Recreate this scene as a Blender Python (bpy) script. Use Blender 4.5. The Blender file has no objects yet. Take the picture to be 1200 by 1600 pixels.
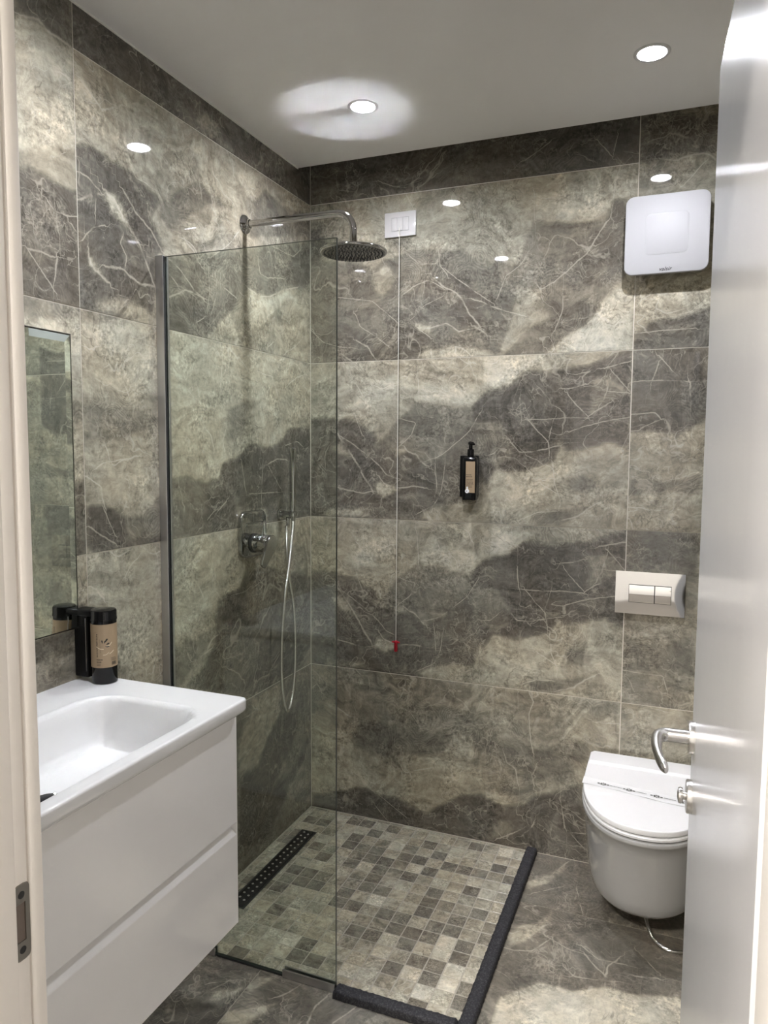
import bpy, bmesh, math, random, json
import numpy as np
from mathutils import Vector, Matrix
random.seed(7)
PI = math.pi
S = bpy.context.scene
COL = S.collection

# ------------------------------------------------------------------ camera
cam_d = bpy.data.cameras.new('camera'); cam = bpy.data.objects.new('camera', cam_d); COL.objects.link(cam)
yaw, pit, rol = -0.3804, -0.0830, 0.0065
fw = Vector((math.sin(yaw)*math.cos(pit), math.cos(yaw)*math.cos(pit), math.sin(pit)))
rt = Vector((math.cos(yaw), -math.sin(yaw), 0)); up = rt.cross(fw)
r2 = rt*math.cos(rol)+up*math.sin(rol); u2 = up*math.cos(rol)-rt*math.sin(rol)
M = Matrix((r2, u2, -fw)).transposed().to_4x4(); M.translation = Vector((1.3603, -2.6161, 1.4622))
cam.matrix_world = M
cam_d.sensor_fit = 'VERTICAL'; cam_d.sensor_height = 36.0; cam_d.sensor_width = 27.0
cam_d.lens = 1154.42/1600*36.0; cam_d.clip_start = 0.02
S.camera = cam

# ------------------------------------------------------------------ world, exposure, lamp levels
W = bpy.data.worlds.new('world'); S.world = W; W.use_nodes = True
W.node_tree.nodes['Background'].inputs[0].default_value = (0.9, 0.85, 0.8, 1)
W.node_tree.nodes['Background'].inputs[1].default_value = 0.05
vs = S.view_settings
vs.view_transform = 'Standard'; vs.look = 'None'; vs.gamma = 1.0; vs.use_curve_mapping = False
vs.exposure = 0.06
SPOT_W = 36.0         # watts of each downlight's beam
RING_L = 390.0        # radiance of the frosted lens around it
SPOT_COL = (0.965, 0.985, 1.07)
HALL_L = 405.0         # radiance of the hall lamp
HALL_COL = (1.0, 0.94, 0.87)
cy = S.cycles
cy.use_denoising = True
cy.caustics_reflective = True
cy.max_bounces = 9; cy.diffuse_bounces = 4; cy.glossy_bounces = 5; cy.transparent_max_bounces = 16
cy.sample_clamp_indirect = 280.0
cy.blur_glossy = 0.0

# ------------------------------------------------------------------ node helpers
def new_mat(name):
    m = bpy.data.materials.new(name); m.use_nodes = True
    return m, m.node_tree, m.node_tree.nodes['Principled BSDF']
def plain(name, col, rough=0.5, metal=0.0, noise=0.03, bump=0.0, scale=40.0, coat=0.0, spec=0.5):
    m, t, p = new_mat(name)
    n = t.nodes.new('ShaderNodeTexNoise'); n.inputs['Scale'].default_value = scale; n.inputs['Detail'].default_value = 4
    g = t.nodes.new('ShaderNodeNewGeometry'); t.links.new(g.outputs['Position'], n.inputs['Vector'])
    mr = t.nodes.new('ShaderNodeMapRange'); t.links.new(n.outputs[0], mr.inputs[0])
    mr.inputs[3].default_value = 1-noise; mr.inputs[4].default_value = 1+noise
    mx = t.nodes.new('ShaderNodeVectorMath'); mx.operation = 'SCALE'; mx.inputs[0].default_value = col
    t.links.new(mr.outputs[0], mx.inputs['Scale']); t.links.new(mx.outputs[0], p.inputs['Base Color'])
    p.inputs['Roughness'].default_value = rough; p.inputs['Metallic'].default_value = metal
    p.inputs['Specular IOR Level'].default_value = spec
    if coat: p.inputs['Coat Weight'].default_value = coat; p.inputs['Coat Roughness'].default_value = 0.05
    if bump:
        b = t.nodes.new('ShaderNodeBump'); b.inputs['Strength'].default_value = bump; b.inputs['Distance'].default_value = 0.002
        t.links.new(n.outputs[0], b.inputs['Height']); t.links.new(b.outputs[0], p.inputs['Normal'])
    return m
def emit(name, col, s):
    m = bpy.data.materials.new(name); m.use_nodes = True; t = m.node_tree
    t.nodes.remove(t.nodes['Principled BSDF'])
    e = t.nodes.new('ShaderNodeEmission'); e.inputs[0].default_value = (*col, 1); e.inputs[1].default_value = s
    t.links.new(e.outputs[0], t.nodes['Material Output'].inputs[0]); return m
class G:
    """tiny node-graph writer"""
    def __init__(s, t): s.t = t
    def n(s, k, **kw):
        o = s.t.nodes.new(k)
        for a, b in kw.items(): setattr(o, a, b)
        return o
    def put(s, sock, v):
        if hasattr(v, 'is_output') or isinstance(v, bpy.types.NodeSocket): s.t.links.new(v, sock)
        else: sock.default_value = v
    def m(s, op, a, b=0.0, c=0.0, clamp=False):
        o = s.n('ShaderNodeMath', operation=op, use_clamp=clamp)
        for i, v in enumerate((a, b, c)): s.put(o.inputs[i], v)
        return o.outputs[0]
    def v(s, op, a, b=(0, 0, 0), sc=None):
        o = s.n('ShaderNodeVectorMath', operation=op); s.put(o.inputs[0], a)
        if sc is not None: s.put(o.inputs['Scale'], sc)
        else: s.put(o.inputs[1], b)
        return o.outputs[0]
    def noise(s, vec, scale, detail=4, rough=0.55, dist=0.0, out=0):
        o = s.n('ShaderNodeTexNoise'); s.put(o.inputs['Vector'], vec)
        o.inputs['Scale'].default_value = scale; o.inputs['Detail'].default_value = detail
        o.inputs['Roughness'].default_value = rough; o.inputs['Distortion'].default_value = dist
        return o.outputs[out]
    def step(s, x, a, b):            # smoothstep a..b
        o = s.n('ShaderNodeMapRange', interpolation_type='SMOOTHSTEP'); s.put(o.inputs[0], x)
        s.put(o.inputs[1], a); s.put(o.inputs[2], b); return o.outputs[0]
    def mix(s, f, a, b):
        o = s.n('ShaderNodeMix', data_type='RGBA'); s.put(o.inputs[0], f); s.put(o.inputs[6], a); s.put(o.inputs[7], b); return o.outputs[2]

def marble(name, mosaic=False, gloss=0.012):
    m, t, p = new_mat(name); g = G(t)
    geo = g.n('ShaderNodeNewGeometry'); oi = g.n('ShaderNodeObjectInfo')
    P = g.v('ADD', geo.outputs['Position'], g.m('MULTIPLY', oi.outputs['Random'], 17.0))
    if mosaic: P = g.v('SCALE', P, sc=1.7)
    def sep(c):
        s = g.n('ShaderNodeSeparateColor'); g.put(s.inputs[0], c); return s.outputs
    def sw(x, a): return g.m('MULTIPLY', g.m('SUBTRACT', x, 0.5), a)
    def warp(base, c, a): return g.v('ADD', base, g.v('SCALE', g.v('SUBTRACT', c, (0.5, 0.5, 0.5)), sc=a))
    mA = sep(g.noise(P, 4.2, 3, 0.55, 0.0, 1)); mB = sep(g.noise(P, 8.3, 3, 0.6, 0.0, 1)); mC = sep(g.noise(P, 20.0, 3, 0.6, 0.0, 1))
    Pw = warp(P, g.noise(P, 2.3, 4, 0.55, 0.0, 1), 0.22)
    wc2 = g.noise(Pw, 13.0, 3, 0.6, 0.0, 1); Pw2 = warp(Pw, wc2, 0.035)
    n1 = g.noise(Pw, 5.0, 7, 0.62); n5 = g.noise(Pw2, 22.0, 5, 0.66); gr = g.noise(P, 95.0, 3, 0.7)
    if mosaic: dark = sep(oi.outputs['Color'])[0]; amp = 0.75
    else: dark = g.n('ShaderNodeAttribute', attribute_name='dark').outputs['Fac']; amp = 0.46
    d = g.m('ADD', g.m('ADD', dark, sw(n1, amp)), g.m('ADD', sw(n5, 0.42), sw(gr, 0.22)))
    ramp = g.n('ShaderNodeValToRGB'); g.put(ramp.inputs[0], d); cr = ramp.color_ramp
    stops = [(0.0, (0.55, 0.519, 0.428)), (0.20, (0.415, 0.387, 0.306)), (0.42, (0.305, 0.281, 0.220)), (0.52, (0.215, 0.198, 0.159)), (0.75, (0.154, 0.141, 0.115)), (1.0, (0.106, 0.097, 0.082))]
    while len(cr.elements) < len(stops): cr.elements.new(0.5)
    for e, (q, c) in zip(cr.elements, stops): e.position = q; e.color = (*c, 1)
    col = ramp.outputs[0]
    # warm and cool tints wander through the stone
    col = g.v('MULTIPLY', col, g.mix(g.step(mA[2], 0.35, 0.65), (0.975, 1.0, 1.015, 1), (1.035, 0.998, 0.955, 1)))
    # strata: stretched streaks following the warped beds, then grain
    st = g.noise(g.v('MULTIPLY', Pw2, (2.0, 2.0, 10.0)), 3.4, 6, 0.66)
    st2 = g.noise(Pw2, 46.0, 4, 0.75)
    k = g.m('ADD', g.m('ADD', 1.02, sw(st, 1.5)), g.m('ADD', sw(st2, 1.25), sw(gr, 0.80)))
    col = g.v('SCALE', col, sc=g.m('MAXIMUM', k, 0.45))
    # agate-like bedding: contours of a smooth warped field, crisp edges, each bed with its own tone
    fld = g.noise(warp(Pw, wc2, 0.014), 2.1, 2, 0.45, 0.4)
    bmask = g.m('MULTIPLY', g.step(d, 0.06, 0.42), g.step(mA[0], 0.38, 0.54))
    for kk, am in ((30.0, 0.34), (83.0, 0.26)):
        wn = g.n('ShaderNodeTexWhiteNoise', noise_dimensions='1D'); g.put(wn.inputs['W'], g.m('FLOOR', g.m('MULTIPLY', fld, kk)))
        col = g.v('SCALE', col, sc=g.m('ADD', 1.0, g.m('MULTIPLY', sw(wn.outputs[0], am), bmask)))
    rim = g.m('SUBTRACT', 1.0, g.step(g.m('ABSOLUTE', g.m('SUBTRACT', g.m('FRACT', g.m('MULTIPLY', fld, 30.0)), 0.5)), 0.0, 0.045))
    rim = g.m('MULTIPLY', g.m('MULTIPLY', rim, bmask), g.step(mB[0], 0.46, 0.62))
    # gritty conglomerate patches
    gm = g.step(mB[1], 0.47, 0.60)
    col = g.v('SCALE', col, sc=g.m('ADD', 1.0, g.m('MULTIPLY', sw(gr, 2.0), gm)))
    vo = g.n('ShaderNodeTexVoronoi', feature='F1'); g.put(vo.inputs['Vector'], Pw2); vo.inputs['Scale'].default_value = 11.0
    ring = g.m('SINE', g.m('MULTIPLY', vo.outputs['Distance'], 68.0))
    rm = g.m('MULTIPLY', g.step(d, 0.25, 0.5), g.step(mA[1], 0.50, 0.6))
    col = g.v('SCALE', col, sc=g.m('ADD', 1.0, g.m('MULTIPLY', g.m('MULTIPLY', ring, rm), 0.15)))
    # hairlines: dark cracks and a net of pale veins
    def ridge(vec, sc, wd, dist, mask, lo, hi, det=3):
        r = g.m('ABSOLUTE', g.m('SUBTRACT', g.noise(vec, sc, det, 0.5, dist), 0.5))
        return g.m('MULTIPLY', g.m('SUBTRACT', 1.0, g.step(r, 0.0, wd)), g.step(mask, lo, hi))
    crk = g.m('MAXIMUM', ridge(Pw, 3.4, 0.006, 0.6, mA[1], 0.47, 0.57, 5), g.m('MULTIPLY', ridge(Pw2, 10.0, 0.012, 0.8, mB[2], 0.46, 0.60), 0.7))
    col = g.mix(g.m('MULTIPLY', crk, 0.5), col, (0.085, 0.075, 0.06, 1))
    col = g.mix(g.m('MULTIPLY', rim, 0.42), col, (0.42, 0.39, 0.32, 1))
    v1 = ridge(Pw2, 2.6, 0.006, 1.1, mA[2], 0.46, 0.58); v2 = g.m('MAXIMUM', ridge(Pw2, 7.5, 0.010, 0.5, mA[0], 0.47, 0.60), ridge(Pw2, 17.0, 0.018, 0.5, mB[0], 0.48, 0.62))
    v4 = g.m('MULTIPLY', g.step(n5, 0.58, 0.68), g.step(mB[2], 0.54, 0.66))   # chalky flecks
    vein = g.m('MAXIMUM', g.m('MULTIPLY', v1, 0.75), g.m('MAXIMUM', g.m('MULTIPLY', v2, 0.6), g.m('MULTIPLY', v4, 0.7)))
    if not mosaic:
        wob = sw(g.noise(P, 34.0, 4, 0.65), 4.5); dist = 50.0
        for nm in ('vein_a', 'vein_b'):
            av = g.n('ShaderNodeAttribute', attribute_name=nm); sx = g.n('ShaderNodeSeparateXYZ'); g.put(sx.inputs[0], av.outputs['Vector'])
            for q in range(3): dist = g.m('MINIMUM', dist, g.m('ABSOLUTE', g.m('ADD', sx.outputs[q], wob)))
        bw = g.m('ADD', 0.35, g.m('MULTIPLY', mC[0], 1.3))
        tv = g.m('MULTIPLY', g.m('SUBTRACT', 1.0, g.step(dist, 0.0, g.m('MULTIPLY', bw, 1.5))), g.step(mC[1], 0.30, 0.54))
        vein = g.m('MAXIMUM', vein, tv)
    vcol = g.mix(g.step(d, 0.1, 0.6), (0.68, 0.64, 0.54, 1), (0.46, 0.425, 0.345, 1))
    col = g.mix(g.m('MULTIPLY', vein, 0.75), col, vcol)
    g.put(p.inputs['Base Color'], col)
    p.inputs['Specular IOR Level'].default_value = 0.42
    if mosaic:
        p.inputs['Roughness'].default_value = 0.24
        b = g.n('ShaderNodeBump'); b.inputs['Strength'].default_value = 0.25; b.inputs['Distance'].default_value = 0.001
        g.put(b.inputs['Height'], g.noise(geo.outputs['Position'], 60.0, 2)); g.put(p.inputs['Normal'], b.outputs[0])
    else: g.put(p.inputs['Roughness'], g.m('ADD', gloss, g.m('MULTIPLY', n5, 0.03+gloss*0.3)))
    return m

MARBLE = marble('polished marble look porcelain'); MOSAIC = marble('tumbled mosaic porcelain', True); FLOORM = marble('honed marble look porcelain', False, 0.30)
GROUT = plain('beige grout', (0.66, 0.62, 0.53), 0.9, 0, 0.08, 0.2, 300)
PAN_GROUT = plain('mosaic grout', (0.36, 0.335, 0.275), 0.9, 0, 0.1, 0.2, 300)
PLASTER = plain('ceiling paint', (0.80, 0.79, 0.775), 0.55, 0, 0.01, 0.05, 120)
HALLPAINT = plain('hall wall paint', (0.78, 0.775, 0.765), 0.7, 0, 0.02, 0.1, 90)
HALLFLOOR = plain('hall floor', (0.13, 0.115, 0.10), 0.4, 0, 0.15, 0.1, 12)
CHROME = plain('polished chrome', (0.44, 0.44, 0.44), 0.05, 1.0, 0.01)
CHROME_W = plain('bright chrome', (0.80, 0.80, 0.79), 0.04, 1.0, 0.01)
CHROME_D = plain('shower head plate', (0.48, 0.48, 0.48), 0.08, 1.0, 0.01)
SATIN = plain('satin nickel', (0.66, 0.65, 0.63), 0.27, 1.0, 0.03)
STRIKE = plain('dull strike metal', (0.30, 0.28, 0.25), 0.45, 1.0, 0.05)
PROFILE = plain('brushed aluminium profile', (0.60, 0.60, 0.61), 0.32, 1.0, 0.04)
WHITE = plain('white gloss lacquer', (0.84, 0.83, 0.82), 0.12, 0, 0.006, coat=0.3)
CERAMIC = plain('white glazed ceramic', (0.75, 0.75, 0.745), 0.05, 0, 0.006, coat=0.5)
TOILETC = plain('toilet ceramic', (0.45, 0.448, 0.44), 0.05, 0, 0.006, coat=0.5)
SEATW = plain('white moulded plastic', (0.80, 0.80, 0.80), 0.16, 0, 0.005)
DOORW = plain('pale grey door laminate', (0.56, 0.553, 0.55), 0.22, 0, 0.02, 0.04, 25)
FRAMEW = plain('cream door frame lacquer', (0.77, 0.725, 0.665), 0.42, 0, 0.02, 0.05, 60)
PLASTW = plain('white plastic', (0.43, 0.426, 0.432), 0.5, 0, 0.005, spec=0.2)
SWITCHW = plain('switch plastic', (0.58, 0.57, 0.56), 0.1, 0, 0.005)
DARKGAP = plain('shadow gap rubber', (0.02, 0.02, 0.02), 0.8)
BLACK = plain('gloss black plastic', (0.004, 0.004, 0.0045), 0.10, 0, 0.05, spec=0.3)
BLACKM = plain('matt black plastic', (0.005, 0.005, 0.005), 0.35, 0, 0.05, spec=0.12)
NOZZLE = plain('grey silicone nozzle', (0.05, 0.05, 0.05), 0.6)
KRAFT = plain('kraft paper label', (0.36, 0.265, 0.165), 0.5, 0, 0.05, 0, 200)
INK = plain('black print', (0.02, 0.018, 0.015), 0.6)
FOIL = plain('pale foil crease', (0.80, 0.70, 0.52), 0.3)
RED = plain('red plastic', (0.45, 0.012, 0.03), 0.35)
CORDW = plain('white cord', (0.72, 0.70, 0.62), 0.6)
PAPER = plain('white paper band', (0.80, 0.80, 0.80), 0.55)
DRAINB = plain('black drain steel', (0.012, 0.012, 0.012), 0.38, 0.3, 0.1)
STUD = plain('wet drain stud', (0.75, 0.73, 0.70), 0.35, 1.0)
RUBBER = plain('black ribbed foam', (0.020, 0.020, 0.025), 0.75, 0, 0.5, 0.5, 260)
LENS = emit('downlight lens', SPOT_COL, RING_L)
HALLLENS = emit('hall lamp lens', HALL_COL, HALL_L)
MIRROR = plain('mirror silver', (0.80, 0.84, 0.80), 0.015, 1.0, 0.0)

def glass(name, tint, r0=0.043):
    m = bpy.data.materials.new(name); m.use_nodes = True; t = m.node_tree; t.nodes.remove(t.nodes['Principled BSDF']); g = G(t)
    tr = g.n('ShaderNodeBsdfTransparent'); tr.inputs[0].default_value = (*tint, 1)
    gl = g.n('ShaderNodeBsdfGlossy'); gl.inputs['Roughness'].default_value = 0.01; gl.inputs[0].default_value = (0.95, 1, 0.97, 1)
    fr = g.n('ShaderNodeFresnel'); fr.inputs[0].default_value = 1.48
    geo = g.n('ShaderNodeNewGeometry')      # Fresnel must not see the inner side as total reflection: use the facing angle
    lw = g.n('ShaderNodeLayerWeight'); lw.inputs[0].default_value = 0.5
    f = g.m('ADD', r0, g.m('MULTIPLY', g.m('POWER', lw.outputs['Facing'], 5.0), 0.95), clamp=True)
    mx = g.n('ShaderNodeMixShader'); g.put(mx.inputs[0], f); g.put(mx.inputs[1], tr.outputs[0]); g.put(mx.inputs[2], gl.outputs[0])
    t.links.new(mx.outputs[0], t.nodes['Material Output'].inputs[0]); return m
GLASS = glass('clear shower glass', (0.945, 0.965, 0.935))
GLASSEDGE = plain('polished glass edge', (0.02, 0.028, 0.023), 0.3, 0, 0.05)

def drops(mat):      # water-worn streak bump for the foam threshold
    t = mat.node_tree; p = t.nodes['Principled BSDF']; g = G(t)
    geo = g.n('ShaderNodeNewGeometry')
    w = g.noise(g.v('MULTIPLY', geo.outputs['Position'], (25, 25, 25)), 9.0, 5, 0.7)
    p.inputs['Base Color'].default_value = (0.02, 0.02, 0.025, 1)
    c = g.mix(g.step(w, 0.45, 0.75), (0.012, 0.012, 0.015, 1), (0.075, 0.072, 0.075, 1)); g.put(p.inputs['Base Color'], c)
drops(RUBBER)

# ------------------------------------------------------------------ object helpers
ORIGIN = {}
def thing(name, label, cat, loc, group=None):
    o = bpy.data.objects.new(name, None); COL.objects.link(o); o.location = loc; o.empty_display_size = 0.05
    o['label'] = label; o['category'] = cat
    if group: o['group'] = group
    ORIGIN[o] = Vector(loc); return o
def obj(name, bm, mat, parent=None, smooth=False, label=None, angle=40):
    org = ORIGIN.get(parent, Vector((0, 0, 0)))
    if org.length: bmesh.ops.translate(bm, verts=bm.verts, vec=-org)
    me = bpy.data.meshes.new(name); bm.normal_update(); bm.to_mesh(me); bm.free()
    for mt in (mat if isinstance(mat, (list, tuple)) else [mat]): me.materials.append(mt)
    if smooth:
        for q in me.polygons: q.use_smooth = True
        try: me.set_sharp_from_angle(angle=math.radians(angle))
        except Exception: pass
    o = bpy.data.objects.new(name, me); COL.objects.link(o)
    if parent is not None: o.parent = parent; ORIGIN[o] = org
    if label: o['label'] = label
    return o
def struct(name, bm, mat, label=None, parent=None, smooth=False):
    o = obj(name, bm, mat, parent, smooth)
    if parent is None: o['kind'] = 'structure'
    if label: o['label'] = label
    return o
def NB(): return bmesh.new()
def box(bm, a, b, bev=0.0, seg=2):
    x0, x1 = sorted((a[0], b[0])); y0, y1 = sorted((a[1], b[1])); z0, z1 = sorted((a[2], b[2]))
    v = [bm.verts.new(c) for c in ((x0,y0,z0),(x1,y0,z0),(x1,y1,z0),(x0,y1,z0),(x0,y0,z1),(x1,y0,z1),(x1,y1,z1),(x0,y1,z1))]
    fs = [bm.faces.new([v[i] for i in q]) for q in ((3,2,1,0),(4,5,6,7),(0,1,5,4),(1,2,6,5),(2,3,7,6),(3,0,4,7))]
    if bev:
        es = list({e for f in fs for e in f.edges})
        bmesh.ops.bevel(bm, geom=es, offset=bev, segments=seg, affect='EDGES', profile=0.5)
    return bm
def frame_of(d):
    d = d.normalized(); a = Vector((0, 0, 1)) if abs(d.z) < 0.9 else Vector((1, 0, 0))
    x = a.cross(d).normalized(); return x, d.cross(x)
def rings(bm, loops, cap0=True, cap1=True, closed=True):
    vs = [[bm.verts.new(p) for p in L] for L in loops]; n = len(vs[0])
    for A, B in zip(vs, vs[1:]):
        for i in range(n if closed else n-1):
            bm.faces.new((A[i], A[(i+1) % n], B[(i+1) % n], B[i]))
    if cap0: bm.faces.new(vs[0][::-1])
    if cap1: bm.faces.new(vs[-1])
    return vs
def lathe(bm, base, axis, prof, n=32, cap0=True, cap1=True):
    axis = Vector(axis).normalized(); x, y = frame_of(axis); base = Vector(base)
    rings(bm, [[base+axis*h+(x*math.cos(2*PI*i/n)+y*math.sin(2*PI*i/n))*max(r, 1e-5) for i in range(n)] for r, h in prof], cap0, cap1)
    bmesh.ops.recalc_face_normals(bm, faces=bm.faces); return bm
def cyl(bm, a, b, r, n=24, bev=0.0):
    a = Vector(a); b = Vector(b); h = (b-a).length
    pr = [(r, 0), (r, h)] if not bev else [(r-bev, 0), (r-bev*0.3, bev*0.3), (r, bev), (r, h-bev), (r-bev*0.3, h-bev*0.3), (r-bev, h)]
    return lathe(bm, a, b-a, pr, n)
def spline(pts, k=8):
    P = [Vector(p) for p in pts]; out = []
    for i in range(len(P)-1):
        p0 = P[max(i-1, 0)]; p1 = P[i]; p2 = P[i+1]; p3 = P[min(i+2, len(P)-1)]
        for j in range(k):
            t = j/k; out.append(0.5*((2*p1)+(p2-p0)*t+(2*p0-5*p1+4*p2-p3)*t*t+(3*p1-p0-3*p2+p3)*t**3))
    out.append(P[-1]); return out
def tube(bm, pts, r, n=12, flat=None, cap=True):
    P = [Vector(p) for p in pts]; loops = []; x = None
    for i, p in enumerate(P):
        d = (P[min(i+1, len(P)-1)]-P[max(i-1, 0)]).normalized()
        if x is None: x, y = frame_of(d)
        else: x = (x-d*x.dot(d)).normalized(); y = d.cross(x)
        rr = r[i] if isinstance(r, (list, tuple)) else r
        a, b = (rr, rr) if not isinstance(rr, tuple) else rr
        loops.append([p+x*a*math.cos(2*PI*k/n)+y*b*math.sin(2*PI*k/n) for k in range(n)])
    rings(bm, loops, cap, cap); bmesh.ops.recalc_face_normals(bm, faces=bm.faces); return bm
def rrect(w, h, r, n=6):       # rounded rectangle outline, centred, counter-clockwise
    out = []
    for cx, cy_, a0 in ((w/2-r, h/2-r, 0), (-w/2+r, h/2-r, 90), (-w/2+r, -h/2+r, 180), (w/2-r, -h/2+r, 270)):
        for i in range(n+1):
            a = math.radians(a0+90*i/n); out.append((cx+r*math.cos(a), cy_+r*math.sin(a)))
    return out
def plate(bm, O, X, Y, Z, w, h, r, t, bev=0.002, n=6):
    """rounded slab centred at O, width along X, height along Y, thickness t along Z"""
    O, X, Y, Z = (Vector(q) for q in (O, X, Y, Z)); L = []
    for ins, d in ((0, 0), (0, t-bev), (bev*0.3, t-bev*0.3), (bev, t)):
        L.append([O+X*a+Y*b+Z*d for a, b in rrect(w-2*ins, h-2*ins, max(r-ins, 0.0005), n)])
    rings(bm, L); bmesh.ops.recalc_face_normals(bm, faces=bm.faces); return bm
def quad(bm, pts): bm.faces.new([bm.verts.new(p) for p in pts]); return bm

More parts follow.
